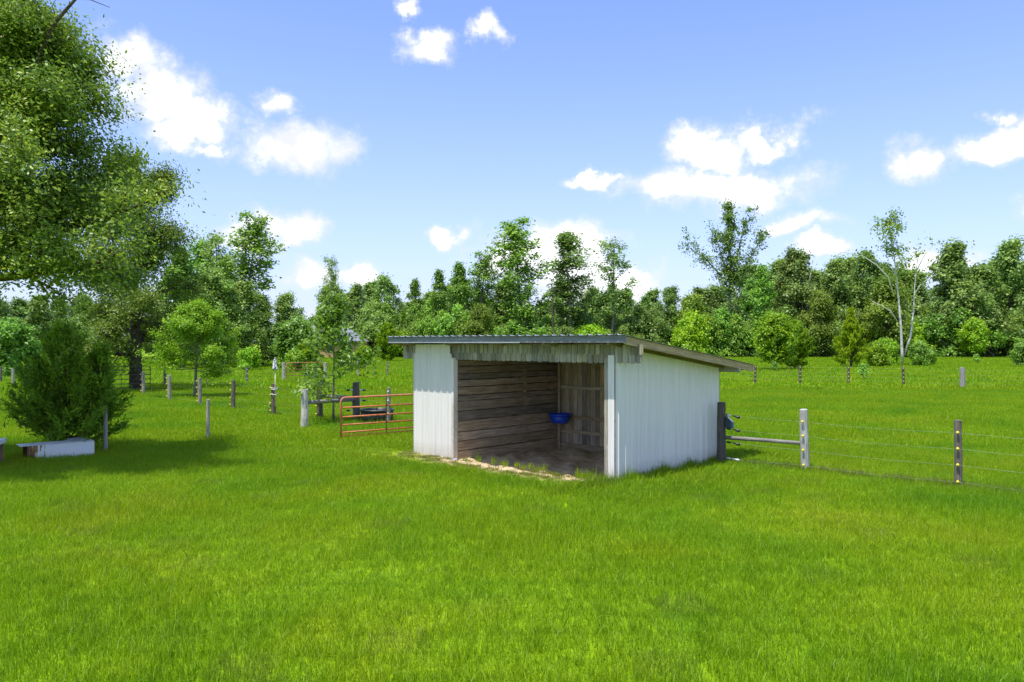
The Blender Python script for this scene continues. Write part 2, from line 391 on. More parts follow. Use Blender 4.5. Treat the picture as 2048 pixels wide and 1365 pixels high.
def build_shed():
    r = empty('shed', (AX, AY, 0), ROT)
    tag(r, 'white ribbed metal horse shed with open front, plank interior and lean-to roof', 'shed')
    # front left bay: one ribbed sheet, notched around the pickets at its head
    prof = ribs(1.37, first=.1)
    V0 = -.075
    sheet('front_panel', prof, lambda s, o, e: (s - .005, V0 - o, [0.0, 2.44][e]), M['white'], r)
    prof2 = ribs(1.27, first=.05)
    sheet('panel_head', prof2, lambda s, o, e: (s + .045, V0 - o, [2.44, 2.66][e]), M['white'], r)
    box('jamb_trim', (1.365, V0 - .012, 0), (1.44, .05, 2.35), M['white'], r)
    box('corner_post', (5.79, -.09, 0), (5.885, .02, 2.40), M['post_grey'], r)
    sheet('corner_flashing', [(0, .02), (.05, .02), (.058, .026), (.066, .02), (.15, .02)],
          lambda s, o, e: (5.887 + s, -.075 - o, [0.0, 2.46][e]), M['white'], r)
    # right-hand wall in five overlapping sheets
    k = 0; v = -.085
    for wd in (.91, .91, .91, .91, .43):
        pr = ribs(wd, first=.07 if k else .1)
        def pl(s, o, e, v=v, k=k):
            vv = v + s
            return (W + o + .002 * (k % 2), vv, 0.0 if e == 0 else zr(vv) - .13)
        sheet('wall_panel', pr, pl, M['white'], r); v += wd - .01; k += 1
    # left-hand and rear cladding
    k = 0; v = 0
    for wd in (.91, .91, .91, .91, .44):
        def pl(s, o, e, v=v, k=k): return (-.012 - o - .002 * (k % 2), D - v - s, 0 if e == 0 else zr(D - v - s) - .13)
        sheet('wall_panel', ribs(wd, first=.07), pl, M['white'], r); v += wd - .01; k += 1
    k = 0; u = W
    for wd in (.91,) * 6 + (.65,):
        def pl(s, o, e, u=u, k=k): return (u - s, D + .02 + o + .002 * (k % 2), 0 if e == 0 else 2.06)
        sheet('wall_panel', ribs(wd, first=.07), pl, M['white'], r); u -= wd - .01; k += 1
    # timber frame
    for u in (1.50, 3.6):
        box('frame_post', (u - .05, D - .13, 0), (u + .05, D - .03, 2.05), M['girt'], r)
    box('frame_post', (W - .13, D - .13, 0), (W - .03, D - .03, 2.05), M['girt'], r)
    box('header_beam', (-.50, 0, 2.35), (W + .49, .09, 2.63), M['beam'], r)
    box('rear_beam', (-.45, D + .05, 2.03), (W + .475, D + .13, 2.235), M['beam'], r)
    for u in (.03, 1.5, 3.0, 4.5, W + .075, W + SO - .045, -SO + .045):
        edge = abs(u - W / 2) > W / 2 + .2
        L_ = D + FO + RO - .05; ang = -math.atan(.1255)
        hh = .15; vc = (D + RO - FO) / 2
        o = link('rake_board' if edge else 'rafter', box_mesh(.042, L_ / math.cos(ang), hh, M['rake' if edge else 'rafter'], .004), r,
                 (u, vc, zr(vc) - .022 - hh / 2 - (0 if edge else .012)), (ang, 0, 0))
    for v in (.5, 1.35, 2.2, 3.05, 3.9, 4.4):
        box('purlin', (-SO + .07, v - .045, zr(v) - .055), (W + SO - .07, v + .045, zr(v) - .021), M['rafter'], r)
    # front fascia, in two lengths, and rear fascia
    box('fascia_board', (-SO, -FO - .012, 2.705), (2.9, -FO + .024, 2.832), M['fascia'], r)
    box('fascia_board', (2.903, -FO - .014, 2.70), (W + SO, -FO + .022, 2.830), M['fascia'], r)
    box('drip_edge', (-SO, -FO - .022, 2.694), (3.9, -FO - .0145, 2.716), M['galv'], r, .001)
    box('fascia_board', (-SO, D + RO - .06, zr(D + RO) - .14), (W + SO, D + RO - .03, zr(D + RO) - .018), M['rake'], r)
    # roof sheets, ribs down the slope
    u = -SO - .02; k = 0
    while u < W + SO - .1:
        wd = min(.93, W + SO + .02 - u)
        def pl(s, o, e, u=u, k=k):
            v = [-FO - .06, D + RO][e]; return (u + s, v, zr(v) + o - .012 + .0018 * (k % 2))
        sheet('roof_sheet', [(a, b) for a, b in ribs(wd, first=.06, h=.024)][::-1], pl, M['galv'], r); u += .914; k += 1
    # scalloped valance: long pickets behind, short ones covering the joints
    rng = np.random.default_rng(3); dog = {}
    def picket(wd, ht, th=.016):
        key = (wd, ht)
        if key not in dog:
            c = .028
            P = [(-wd/2, 0), (-wd/2, -ht + c), (-wd/2 + c * .35, -ht + c * .4), (-wd/2 + c, -ht), (wd/2 - c, -ht), (wd/2 - c * .35, -ht + c * .4), (wd/2, -ht + c), (wd/2, 0)]
            n = len(P); V = [(x, -th / 2, z) for x, z in P] + [(x, th / 2, z) for x, z in P]
            F = [tuple(range(n)), tuple(range(2 * n - 1, n - 1, -1))] + [(i, (i + n), (i + 1) % n + n, (i + 1) % n) for i in range(n)]
            dog[key] = pymesh('picket', V, F, M['picket'])
        return dog[key]
    u = -.49
    while u < W + .44:
        wd = float(rng.choice([.125, .14, .15, .155]))
        if u + wd > W + .5: wd = .125
        dz = rng.uniform(-.008, .008)
        if not (0.02 < u < 1.22):
            link('picket', picket(wd, .36), r, (u + wd / 2, -.0085, 2.662 + dz), (0, rng.uniform(-.01, .01), 0))
            sw = float(rng.choice([.085, .10, .115]))
            if (u + wd < 5.70 or u > 6.1) and not (-.15 < u + wd < 1.46):
                link('picket', picket(sw, .2), r, (u + wd + .003 + rng.uniform(-.02, .02), -.0262, 2.664 + dz), (0, rng.uniform(-.012, .012), 0))
        u += wd + .009
    # plank partition left of the stall (boards run front to back)
    zs = [-.26, .157, .39, .60, .86, 1.09, 1.32, 1.46, 1.66, 1.83, 1.97, 2.15, 2.34]
    for i in range(len(zs) - 1):
        dz = rng.uniform(-.004, .004)
        box('plank', (1.40 + rng.uniform(-.004, .004), .06, zs[i] + .008), (1.438 + rng.uniform(-.004, .003), 3.74, zs[i + 1] - .008 + dz), M['plank'], r, .006)
    for v in (.5, 2.0, 3.4):
        box('stud', (1.31, v, 0), (1.392, v + .09, 2.3), M['rafter'], r)
    # rear wall of upright boards, girts inside
    u = 1.47
    while u < W - .2:
        wd = float(rng.choice([.135, .142, .15, .16]))
        box('backboard', (u, 3.775 + rng.uniform(0, .006), -.2), (u + wd - .007, 3.80 + rng.uniform(0, .004), 2.26), M['backboard'], r, .003); u += wd
    for z, h in ((1.525, .085), (.73, .09), (.35, .085), (2.2, .09)):
        box('girt', (1.455, 3.725, z - h / 2), (W - .06, 3.768, z + h / 2), M['girt'], r, .004)
    box('base_plank', (1.455, 3.735, -.2), (W - .06, 3.77, .04), M['girt'], r)
    box('corner_stud', (1.445, 3.68, -.2), (1.52, 3.722, 2.28), M['girt'], r)
    # right-hand inside girts
    for z in (.4, 1.1, 1.8):
        box('girt', (W - .055, .05, z), (W - .015, D - .14, z + .09), M['rafter'], r)
    return r
shed = build_shed()

def sand_floor():
    n = 70; V = []; F = []; rng = np.random.default_rng(8)
    us = np.linspace(1.40, W - .02, n); vs = np.linspace(-.52, 3.78, n)
    ph = rng.uniform(0, 6.28, (14,)); fr = rng.uniform(2, 11, (14, 2))
    for v in vs:
        for u in us:
            lip = min(1, max(0, (v + .42) / .75)); w = sum(.008 * math.sin(fr[i, 0] * u + fr[i, 1] * v + ph[i]) for i in range(14))
            z = .025 - .17 * lip ** 1.1 + w * (.3 + lip) + .008 * rng.normal()
            z += .10 * math.exp(-((u - 1.5) / .45) ** 2) * math.exp(-((v - .9) / .8) ** 2) + .05 * lip * max(0, v - 2.4) / 1.3
            z += .022 * math.exp(-((v + .2) / .16) ** 2) * max(0, 1 - abs(u - 2.9) / 2.2)
            if v < -.44: z -= (-.44 - v) * .6
            V.append((u, v, z))
    for j in range(n - 1):
        for i in range(n - 1): F.append((j * n + i, j * n + i + 1, (j + 1) * n + i + 1, (j + 1) * n + i))
    o = link('sand_floor', pymesh('sand_floor', V, F, M['sand'], True), None, (AX, AY, 0), (0, 0, ROT))
    tag(o, 'loose brown sand floor inside the open shed', None, None, 'structure')
sand_floor()

# blue feed tub in the back corner of the stall
def feed_tub():
    x, y = shed_world(1.76, 3.40)
    t = empty('feed_tub', (x, y, .60), ROT); tag(t, 'round blue plastic feed tub hung in the corner of the shed', 'tub')
    V, F = lathe([(.02, .0), (.20, .0), (.22, .015), (.275, .22), (.262, .22), (.212, .025), (.02, .02)], 28); b = link('bowl', pymesh('bowl', V, F, M['blue'], True), t)
    V, F = lathe([(.274, .2), (.3, .2), (.305, .215), (.3, .24), (.265, .24), (.265, .2)], 28); link('rim', pymesh('rim', V, F, M['blue'], True), t)
    box('bracket', (-.36, -.03, .19), (-.29, .03, .235), M['girt'], t); box('bracket', (.1, .27, .16), (.16, .335, .235), M['girt'], t)
feed_tub()

# ------------------------------------------------------------------ fences
_pm = {}
def post_mesh(rd, h, mat, seed=0):
    key = (rd, h, mat.name, seed % 3)
    if key in _pm: return _pm[key]
    rng = np.random.default_rng(seed % 3 + 20); sides = 12; V = []; F = []
    zs = [-.1, .0, h * .25, h * .5, h * .75, h - .012, h]
    kx = rng.normal(0, rd * .06, (len(zs), 2))
    for i, z in enumerate(zs):
        for k in range(sides):
            a = 2 * math.pi * k / sides; q = rd * (1.06 - .1 * z / h) * (1 + rng.normal(0, .025)) * (.93 if i == len(zs) - 1 else 1)
            V.append((kx[i, 0] + q * math.cos(a), kx[i, 1] + q * math.sin(a), z + (.012 * math.cos(a - 1) if i >= len(zs) - 2 else 0)))
    for i in range(len(zs) - 1):
        for k in range(sides):
            k2 = (k + 1) % sides; F.append((i * sides + k, i * sides + k2, (i + 1) * sides + k2, (i + 1) * sides + k))
    F.append(tuple(range((len(zs) - 1) * sides, len(zs) * sides)))
    _pm[key] = pymesh('post', V, F, mat); return _pm[key]

_ins = {}
def insul_mesh(mat):
    if mat.name not in _ins:
        mb = MB(); V, F = tube([(0, 0, 0), (.03, 0, 0)], [.012, .014], 8); mb.add(V, F)
        V, F = tube([(.028, 0, 0), (.05, 0, 0), (.066, 0, 0)], [.026, .028, .014], 8); mb.add(V, F)
        _ins[mat.name] = mb.mesh('insulator', mat, True)
    return _ins[mat.name]

def fence(name, label, cat, posts, wires, group=None, wr=.0014, side=None, ins='yellow'):
    """posts: (x, y, radius, height, material, insulators?); wires: heights; side: unit vector to the wire side"""
    root = empty(name, (posts[0][0], posts[0][1], 0)); tag(root, label, cat, group)
    ox, oy = posts[0][:2]; sx, sy = side; lines = [[] for _ in wires]
    for i, (x, y, rd, h, mt, has) in enumerate(posts):
        if mt:
            p = link('post', post_mesh(rd, h, M[mt], i), root, (x - ox, y - oy, 0), (rad(((i * 37) % 5 - 2) * .5), rad(((i * 53) % 5 - 2) * .5), i * 1.3))
            if has:
                for z in wires:
                    if z > h - .03: continue
                    a = math.atan2(sy, sx) - i * 1.3
                    link('insulator', insul_mesh(M[has if isinstance(has, str) else ins]), p, (math.cos(a) * rd * .97, math.sin(a) * rd * .97, z), (0, 0, a))
        for k, z in enumerate(wires):
            off = rd + .055; lines[k].append((x - ox + sx * off, y - oy + sy * off, z))
    for ln in lines:
        pts = []
        for a, b in zip(ln[:-1], ln[1:]):
            a = np.array(a); b = np.array(b)
            for t in np.linspace(0, 1, 7)[:-1]:
                q = a + (b - a) * t; q[2] -= .03 * math.sin(math.pi * t); pts.append(q)
        pts.append(np.array(ln[-1])); V, F = tube(pts, wr, 4); link('wire', pymesh('wire', V, F, M['wire']), root)
    return root

def rail(parent, a, b, r0, mat):
    o = np.array(parent.location); a = np.array(a) - o; b = np.array(b) - o; d = b - a; L_ = np.linalg.norm(d)
    V, F = tube([(0, 0, 0), (L_ * .5, 0, .004), (L_, 0, 0)], [r0 * 1.05, r0, r0 * .95], 10)
    q = Vector(d).to_track_quat('X', 'Z').to_euler()
    link('rail', pymesh('rail', V, F, M[mat], True), parent, a, q)

# right: from the shed's back corner towards the camera's right
P0 = (4.70, 17.62); P1 = (6.23, 16.69); P2 = (8.34, 14.67); P3 = (10.5, 12.6)
sd = (-.55, -.83)
WZ = [.115, .43, .73, 1.03]
fr = fence('wire_fence', 'four-strand wire fence with yellow insulators leaving the shed wall', 'fence',
           [(*P1, .088, 1.28, 'post_pale', True), (*P2, .068, 1.25, 'post_dark', True), (*P3, .068, 1.25, 'post_dark', True)], WZ, None, .0015, sd)
ox, oy = P1
o = link('post', post_mesh(.098, 1.36, M['post_dark'], 1), fr, (P0[0] - ox, P0[1] - oy, 0)); o['label'] = 'thick dark post against the shed wall'
rail(fr, (P0[0] + .08, P0[1] - .05, .58), (P1[0] - .06, P1[1] + .04, .56), .043, 'rail')
for z in WZ:                                  # taut strand from the shed post with its dark spring clamp
    a = np.array((P0[0] + .10, P0[1] - .05, z + (.05 if z > .2 else 0))); b = np.array((P1[0] + sd[0] * .14, P1[1] + sd[1] * .14, z))
    V, F = tube([a - (ox, oy, 0), (a + b) / 2 - (ox, oy, .012), b - (ox, oy, 0)], .0015, 4); link('wire', pymesh('wire', V, F, M['wire']), fr)
    d = (b - a) / np.linalg.norm(b - a)
    V, F = tube([a + d * .13 - (ox, oy, 0), a + d * .2 - (ox, oy, .008), a + d * .27 - (ox, oy, .022), a + d * .31 - (ox, oy, .028)], [.008, .02, .036, .022], 8)
    link('tension_clamp', pymesh('tension_clamp', V, F, M['blackplastic' if z > .2 else 'galv'], True), fr)
    V, F = tube([a - (ox, oy, 0), a + d * .05 - (ox, oy, 0), a + d * .10 - (ox, oy, 0)], [.015, .026, .015], 8)
    link('end_insulator', pymesh('end_insulator', V, F, M['whiteplastic' if z > .9 or z < .2 else 'blackplastic'], True), fr)

def energizer():
    x, y = P0[0] + .155, P0[1] - .09
    t = empty('fence_energizer', (x, y, .80), rad(-28)); tag(t, 'dark blue solar fence charger strapped to the post by the shed', 'fence charger')
    V = [(-.07, -.085, 0), (.085, -.085, 0), (.085, .085, 0), (-.07, .085, 0), (-.07, -.085, .25), (-.05, -.085, .25), (.085, -.085, .12), (-.07, .085, .25), (-.05, .085, .25), (.085, .085, .12)]
    F = [(3, 2, 1, 0), (0, 1, 6, 5, 4), (2, 3, 7, 8, 9), (1, 2, 9, 6), (5, 6, 9, 8), (4, 5, 8, 7), (3, 0, 4, 7)]
    link('case', pymesh('case', V, F, plain('charger_case', (.012, .03, .055), .4)), t)
    link('solar_panel', box_mesh(.16, .13, .006, plain('solar_panel', (.03, .07, .13), .15), .001), t, (.0195, 0, .190), (0, math.atan2(.13, .135), 0))
    V, F = tube([(-.06, -.04, .25), (-.06, -.04, .3), (-.06, -.02, .32), (-.06, .02, .32), (-.06, .04, .3), (-.06, .04, .25)], .007, 6); link('handle', pymesh('handle', V, F, M['blackplastic'], True), t)
    link('front_plate', box_mesh(.004, .1, .07, plain('charger_plate', (.1, .3, .5), .4), .001), t, (.0872, 0, .06))
energizer()

# far fence, behind
def G(px, py): return gp(px, py)
fl = [G(330, 773), G(415, 770.5), G(493, 766)]
fence('wire_fence', 'post and wire fence running from the shade tree to the far red gate', 'fence',
      [(fl[0][0], fl[0][1], .08, 1.15, 'post_grey', True), (*fl[1], .075, 1.0, 'post_dark', True), (*fl[2], .075, 1.15, 'post_dark', 'whiteplastic'), (*G(567.5, 762.5), .12, 1.32, 'post_grey', 'whiteplastic')],
      [.3, .6, .9], None, .002, (.5, -.87))
a = [G(651, 760), G(716, 755.5), G(775, 752), G(831, 747.5)]
fence('wire_fence', 'post and wire fence running on from the far red gate past the clipped shrubs', 'fence',
      [(*a[0], .12, 1.25, 'post_grey', True), (*a[1], .09, 1.25, 'post_grey', True), (*a[2], .085, 1.15, 'post_dark', True), (*a[3], .085, 1.15, 'post_dark', True), (-6.8, 74, .09, 1.2, 'post_grey', True)],
      [.3, .6, .9], None, .002, (.6, -.8))
b = [G(1510, 767), G(1600, 768), G(1697, 770), G(1807, 772), G(1925, 778)]
fence('wire_fence', 'wire fence with dark posts crossing the field before the white-barked tree', 'fence',
      [(-6.7, 73.9, .03, 1, None, False), (7, 57.5, .085, 1.2, 'post_dark', True)] + [(*q, .085, 1.2, 'post_dark', True) for q in b[:4]] + [(*b[4], .15, 1.25, 'post_pale', False), (33.5, 45, .085, 1.2, 'post_dark', True)],
      [.3, .55, .8, 1.1], None, .002, (-.25, -.97))

# left paddock fence with its braced corner
B_ = G(640, 839); A_ = G(609, 856); C_ = G(713, 843); D_ = G(777.5, 848)
lp = [G(547, 832), G(466, 819), G(400, 811), G(339, 801), G(287, 789)]
f1 = fence('wire_fence', 'paddock fence with yellow insulators passing the small round oak', 'fence',
           [(*B_, .105, 1.26, 'post_dark', True)] + [(*q, .085, 1.18, m, True) for q, m in zip(lp, ('post_dark', 'post_dark', 'post_grey', 'post_grey', 'post_grey'))],
           [.2, .48, .78, 1.05], None, .0017, (-.82, -.57))
rail(f1, (B_[0] + .05, B_[1], .83), (C_[0] - .06, C_[1], .79), .065, 'rail')
f0 = fence('wire_fence', 'braced corner of thick posts and round rails beside the black stock tank', 'fence',
           [(*C_, .125, 1.33, 'post_dark', False), (*D_, .062, 1.2, 'post_grey', 'whiteplastic'), (-2.9, 25.2, .062, 1.2, 'post_grey', False)], [.35, .78, 1.08], None, .0016, (-.1, -1))
cx, cy = C_
o = link('post', post_mesh(.115, 1.22, M['post_pale'], 2), f0, (A_[0] - cx, A_[1] - cy, 0)); o['label'] = 'pale bleached round post'
rail(f0, (A_[0] + .08, A_[1] + .04, .80), (C_[0] - .06, C_[1] - .1, .75), .062, 'rail')
for z in (.28, .62, .98):
    for s in (-1, 1):
        if s > 0 and z < .5: continue
        V, F = tube([(s * .11, -.05, z + .1), (s * .2, -.06, z + .1)], [.02, .026], 7); link('end_insulator', pymesh('end_insulator', V, F, M['whiteplastic'], True), f0)
        V, F = tube([(s * .2, -.06, z + .1), (s * .26, -.065, z + .095), (s * .33, -.07, z + .09)], [.012, .034, .03], 7); link('tension_clamp', pymesh('tension_clamp', V, F, M['blackplastic'], True), f0)
for px, py, lb in ((416, 877.5, 'lone slim round post standing in open grass'), (211, 903, 'slim grey post standing by the white metal box')):
    q = G(px, py); t = tag(link('fence_post', post_mesh(.05, 1.1 if px > 300 else 1.14, M['post_grey'], 1), None, (*q, 0)), lb, 'post')
lf = [G(1, 767), G(26, 773), G(55, 764)]
fence('wire_fence', 'distant wire fence beyond the dark cedar bush', 'fence', [(*lf[2], .07, 1.0, 'post_grey', False), (*lf[1], .08, 1.15, 'post_grey', False), (*lf[0], .09, 1.1, 'post_dark', False), (-44, 56, .09, 1.1, 'post_dark', False)], [.5, .95], None, .004, (.3, -.95))

# ------------------------------------------------------------------ gates
def tube_gate(label, p, q, H, bars, mats, braces, base=.12, r0=.022):
    d = np.array([q[0] - p[0], q[1] - p[1]]); L_ = float(np.linalg.norm(d)); root = empty('tube_gate', (p[0], p[1], 0), math.atan2(d[1], d[0])); tag(root, label, 'gate')
    c = .13; pts = [(0, 0, base - .07)]
    pts += [(0, 0, H - c)] + [(c - c * math.cos(a), 0, H - c + c * math.sin(a)) for a in np.linspace(.3, 1.57, 5)]
    pts += [(L_ - c, 0, H)] + [(L_ - c + c * math.sin(a), 0, H - c + c * math.cos(a)) for a in np.linspace(.3, 1.57, 5)] + [(L_, 0, base - .07)]
    V, F = tube(pts, r0 * 1.1, 8); link('frame', pymesh('frame', V, F, mats[0], True), root)
    for k, z in enumerate(bars):
        V, F = tube([(.0, 0, z), (L_, 0, z)], r0 if k else r0 * .8, 8); link('bar', pymesh('bar', V, F, mats[1], True), root)
    for s in braces:
        link('upright', box_mesh(.028, .012, H - base - .0, mats[2], .002), root, (s * L_, -.024, (H + base) / 2))
    for z in (.35, H - .25):
        V, F = tube([(L_, 0, z), (L_ + .1, 0, z)], .012, 6); link('hinge', pymesh('hinge', V, F, M['galv'], True), root)
    return root
tube_gate('red tubular farm gate standing open against the shed', (-4.765, 21.85), (-2.66, 23.45), 1.17, [.10, .20, .41, .63, .89], (M['redfaded'], M['red'], M['bronze']), (.53,), .1, .024)
gp0 = G(573, 762); gp1 = G(650, 759)
tube_gate('faded red gate hung between grey posts in the far fence', (gp0[0] + .02, gp0[1]), (gp1[0] - .15, gp1[1] - .1), 1.27, [.14, .36, .58, .8, 1.03], (M['redfaded'],) * 3, (.5,), .14)
tube_gate('dark bronze gate leaning by the trunk of the shade tree', (-20.0, 43.4), (-22.6, 42.2), 1.42, [.2, .45, .7, .95, 1.2], (M['bronze'],) * 3, (.5,), .2)
q = (-2.52, 23.56)
tag(link('gate_post', post_mesh(.06, 1.3, M['post_dark'], 0), None, (*q, 0)), 'gate post half hidden behind the shed front panel', 'post')

# ------------------------------------------------------------------ yard things
def stock_tank():
    x, y = G(754, 845.5); t = empty('stock_tank', (x, y, 0)); tag(t, 'round black plastic stock tank behind the open red gate', 'stock tank')
    V, F = lathe([(.02, .03), (.47, .03), (.48, .0), (.5, .0), (.545, .42), (.53, .42), (.485, .045), (.02, .04)], 36); link('tub', pymesh('tub', V, F, M['blackplastic'], True), t)
    V, F = lathe([(.53, .40), (.572, .40), (.578, .43), (.572, .455), (.53, .455), (.525, .40)], 36); link('rim', pymesh('rim', V, F, M['blackplastic'], True), t)
    for k in range(14):
        a = k * math.tau / 14; link('rib', box_mesh(.02, .05, .36, M['blackplastic'], .004), t, (.523 * math.cos(a), .523 * math.sin(a), .21), (0, .11, a))
    V, F = lathe([(0.001, .30), (.51, .30)], 36); link('water', pymesh('water', V, F, plain('tank_water', (.02, .03, .03), .05)), t)
stock_tank()

def rusty_enamel():
    m, nt, p, N, L = mat_new('white_enamel')
    tc = N('ShaderNodeTexCoord'); mp = N('ShaderNodeMapping'); mp.inputs['Scale'].default_value = (11, 3, 1.6); L(tc.outputs['Object'], mp.inputs[0])
    n = N('ShaderNodeTexNoise'); n.inputs['Scale'].default_value = 2.2; n.inputs['Detail'].default_value = 6; L(mp.outputs[0], n.inputs['Vector'])
    s = N('ShaderNodeSeparateXYZ'); L(tc.outputs['Object'], s.inputs[0])
    mr = N('ShaderNodeMapRange'); mr.inputs[1].default_value = .42; mr.inputs[2].default_value = 0; mr.inputs[3].default_value = 0; mr.inputs[4].default_value = .42; L(s.outputs['X'], mr.inputs[0])
    a = N('ShaderNodeMath'); a.operation = 'ADD'; L(n.outputs['Fac'], a.inputs[0]); L(mr.outputs[0], a.inputs[1])
    r = ramp(N, [(.66, (.74, .75, .75)), (.70, (.42, .26, .07)), (.84, (.16, .07, .025))]); L(a.outputs[0], r.inputs[0]); L(r.outputs[0], p.inputs['Base Color'])
    p.inputs['Roughness'].default_value = .45; return m
def white_box():
    m = rusty_enamel(); dk = plain('inner_dark', (.05, .03, .02), .9)
    t = empty('metal_box', (-10.98, 17.78, 0), math.atan2(.66, .75)); tag(t, 'old white enamelled metal box rusting at one end under the oak', 'metal box')
    L_, Hh, Dp = 1.38, .36, .52
    def slab(name, P, th, mat):       # P: polygon in xz, extruded along y
        n = len(P); V = [(x, th[0], z) for x, z in P] + [(x, th[1], z) for x, z in P]
        F = [tuple(range(n)), tuple(range(2 * n - 1, n - 1, -1))] + [(i, i + n, (i + 1) % n + n, (i + 1) % n) for i in range(n)]
        return link(name, pymesh(name, V, F, mat), t)
    jag = [(0.0, .16), (.05, .13), (.075, .145), (.12, .085), (.15, .11), (.185, .04), (.215, .06), (.25, .0)]
    slab('front_panel', [(0, Hh)] + jag + [(L_, 0.0), (L_, Hh)], (0, .006), m)
    slab('back_panel', [(0, Hh - .002), (0, 0.0), (L_, 0.0), (L_, Hh - .002)], (Dp, Dp + .006), m)
    link('top_panel', box_mesh(L_ + .13, Dp + .03, .008, plain('enamel_top', (.68, .7, .7), .4), .002), t, (L_ / 2 - .07, Dp / 2, Hh + .005), (0, rad(-.5), 0))
    link('lid', box_mesh(.42, Dp - .06, .02, plain('lid_grey', (.4, .42, .43), .5), .004), t, (L_ - .25, Dp / 2 + .06, Hh + .03), (rad(5), rad(-2), rad(4)))
    link('side_panel', box_mesh(.006, Dp, Hh - .004, m, .001), t, (L_ + .0035, Dp / 2 + .003, Hh / 2))
    link('inner_sheet', box_mesh(L_ - .3, Dp - .04, .01, dk, .001), t, (L_ / 2 + .1, Dp / 2, .12))  # dark-coloured sheet put in for the darkness seen through the open end
white_box()

def stand():
    t = empty('wooden_stand', (-11.22, 17.15, 0), rad(20)); tag(t, 'small wooden stand with a white top at the edge of the shade', 'stand')
    m = wood('stand_wood', (.16, .085, .03), (.34, .2, .08), (.45, .3, .14), 2)
    box('top', (-1.1, -.3, .49), (.08, .3, .585), plain('stand_white', (.72, .73, .75), .5), t)
    for x in (-1.0, .0):
        for y in (-.24, .2): box('leg', (x - .045, y - .02, 0), (x + .045, y + .04, .488), m, t)
    box('apron', (-.95, -.235, .40), (-.05, -.21, .486), m, t); box('back_rail', (-1.1, .22, .587), (-.1, .26, .68), M['beam'], t)
stand()

def speckle():
    m, nt, p, N, L = mat_new('speckled'); tc = N('ShaderNodeTexCoord')
    n = N('ShaderNodeTexNoise'); n.inputs['Scale'].default_value = 22; n.inputs['Detail'].default_value = 2; L(tc.outputs['Object'], n.inputs['Vector'])
    r = ramp(N, [(.44, (.05, .06, .09)), (.5, (.8, .8, .82))]); L(n.outputs['Fac'], r.inputs[0]); L(r.outputs[0], p.inputs['Base Color']); p.inputs['Roughness'].default_value = .6; return m
def scarer():
    x, y = lp[0]; t = empty('bird_scarer', (x + .06, y - .06, .0)); tag(t, 'speckled black and white figure on a thin pole tied to a fence post', 'decoy')
    V, F = tube([(.03, -.03, .35), (.03, -.03, 1.75)], .016, 8); link('pole', pymesh('pole', V, F, plain('pole', (.6, .55, .35), .6), True), t)
    V, F = lathe([(.01, 1.70), (.095, 1.70), (.10, 1.76), (.08, 1.85), (.072, 1.93), (.066, 1.97), (.07, 2.02), (.062, 2.07), (.03, 2.10), (.001, 2.11)], 16)
    V = [(x * 1.0 + .03 + .02 * math.sin(z * 9), y * .75 - .03, z) for x, y, z in V]
    link('body', pymesh('body', V, F, speckle(), True), t)
    V, F = lathe([(.001, 2.085), (.022, 2.09), (.014, 2.13), (.002, 2.16)], 8); V = [(x, y - .03, z) for x, y, z in V]; link('ear', pymesh('ear', V, F, speckle(), True), t, (.005, 0, 0)); link('ear', pymesh('ear', V, F, speckle(), True), t, (.055, 0, 0))
    for z in (.98, 1.03, .80):
        V, F = tube([(math.cos(a) * .11 - .03, math.sin(a) * .11 + .035, z + .015 * math.sin(2 * a)) for a in np.linspace(0, 6.28, 14)], .012, 5); link('tie', pymesh('tie', V, F, M['whiteplastic'], True), t)
scarer()

# ------------------------------------------------------------------ house far behind
def house():
    Z = 138.0; x0 = at(606, Z); x1 = at(734, Z); y0 = Z; y1 = Z + 10
    t = empty('house', (x0, y0, 0)); tag(t, 'tan brick house with grey hipped roof behind the young tree', 'house')
    Lx = x1 - x0; E = 2.95; R_ = 5.5
    brick = plain('tan_brick', (.42, .27, .12), .85, 0, .2, 30); roof = plain('grey_shingle', (.17, .185, .21), .8, 0, .15, 3)
    box('wall', (0.4, .4, 0), (Lx - .5, 9.6, E), brick, t, 0)
    V = [(0, 0, E), (Lx, 0, E), (Lx, 10, E), (0, 10, E), (0, 5, R_), (Lx - 4.6, 5, R_)]
    F = [(0, 1, 5, 4), (2, 3, 4, 5), (1, 2, 5), (3, 0, 4), (3, 2, 1, 0)]; link('roof', pymesh('roof', V, F, roof), t)
    V = [(-3, 3.0, E + 1.0), (2.2, 3.0, E + 1.0), (2.2, 9, E + 1.0), (-3, 9, E + 1.0), (-3, 6, 5.9), (1.2, 6, 5.8)]
    link('upper_roof', pymesh('upper_roof', V, F, roof), t)
    V = [(1.8, 1.0, 4.1), (4.2, 1.0, 4.1), (3.0, 1.0, 5.3), (1.8, 6, 4.1), (4.2, 6, 4.1), (3.0, 6, 5.3)]
    link('gable', pymesh('gable', V, [(0, 1, 2), (5, 4, 3), (0, 2, 5, 3), (1, 4, 5, 2), (0, 3, 4, 1)], M['beam']), t)
    box('fascia', (0, -.04, E - .18), (Lx, -.005, E + .02), plain('gutter', (.2, .17, .14), .6), t, 0)
    for k in range(3):
        w = box('window', (1.2 + k * 3.0, .34, 1.0), (2.3 + k * 3.0, .39, 2.3), plain('house_window', (.05, .06, .07), .1), t, 0)
        w2 = link('frame', box_mesh(1.2, .03, .08, M['whiteplastic'], 0), w, (0, -.03, .68))
    box('door', (9.2, .34, .1), (10.1, .39, 2.2), M['rake'], t, 0)
house()

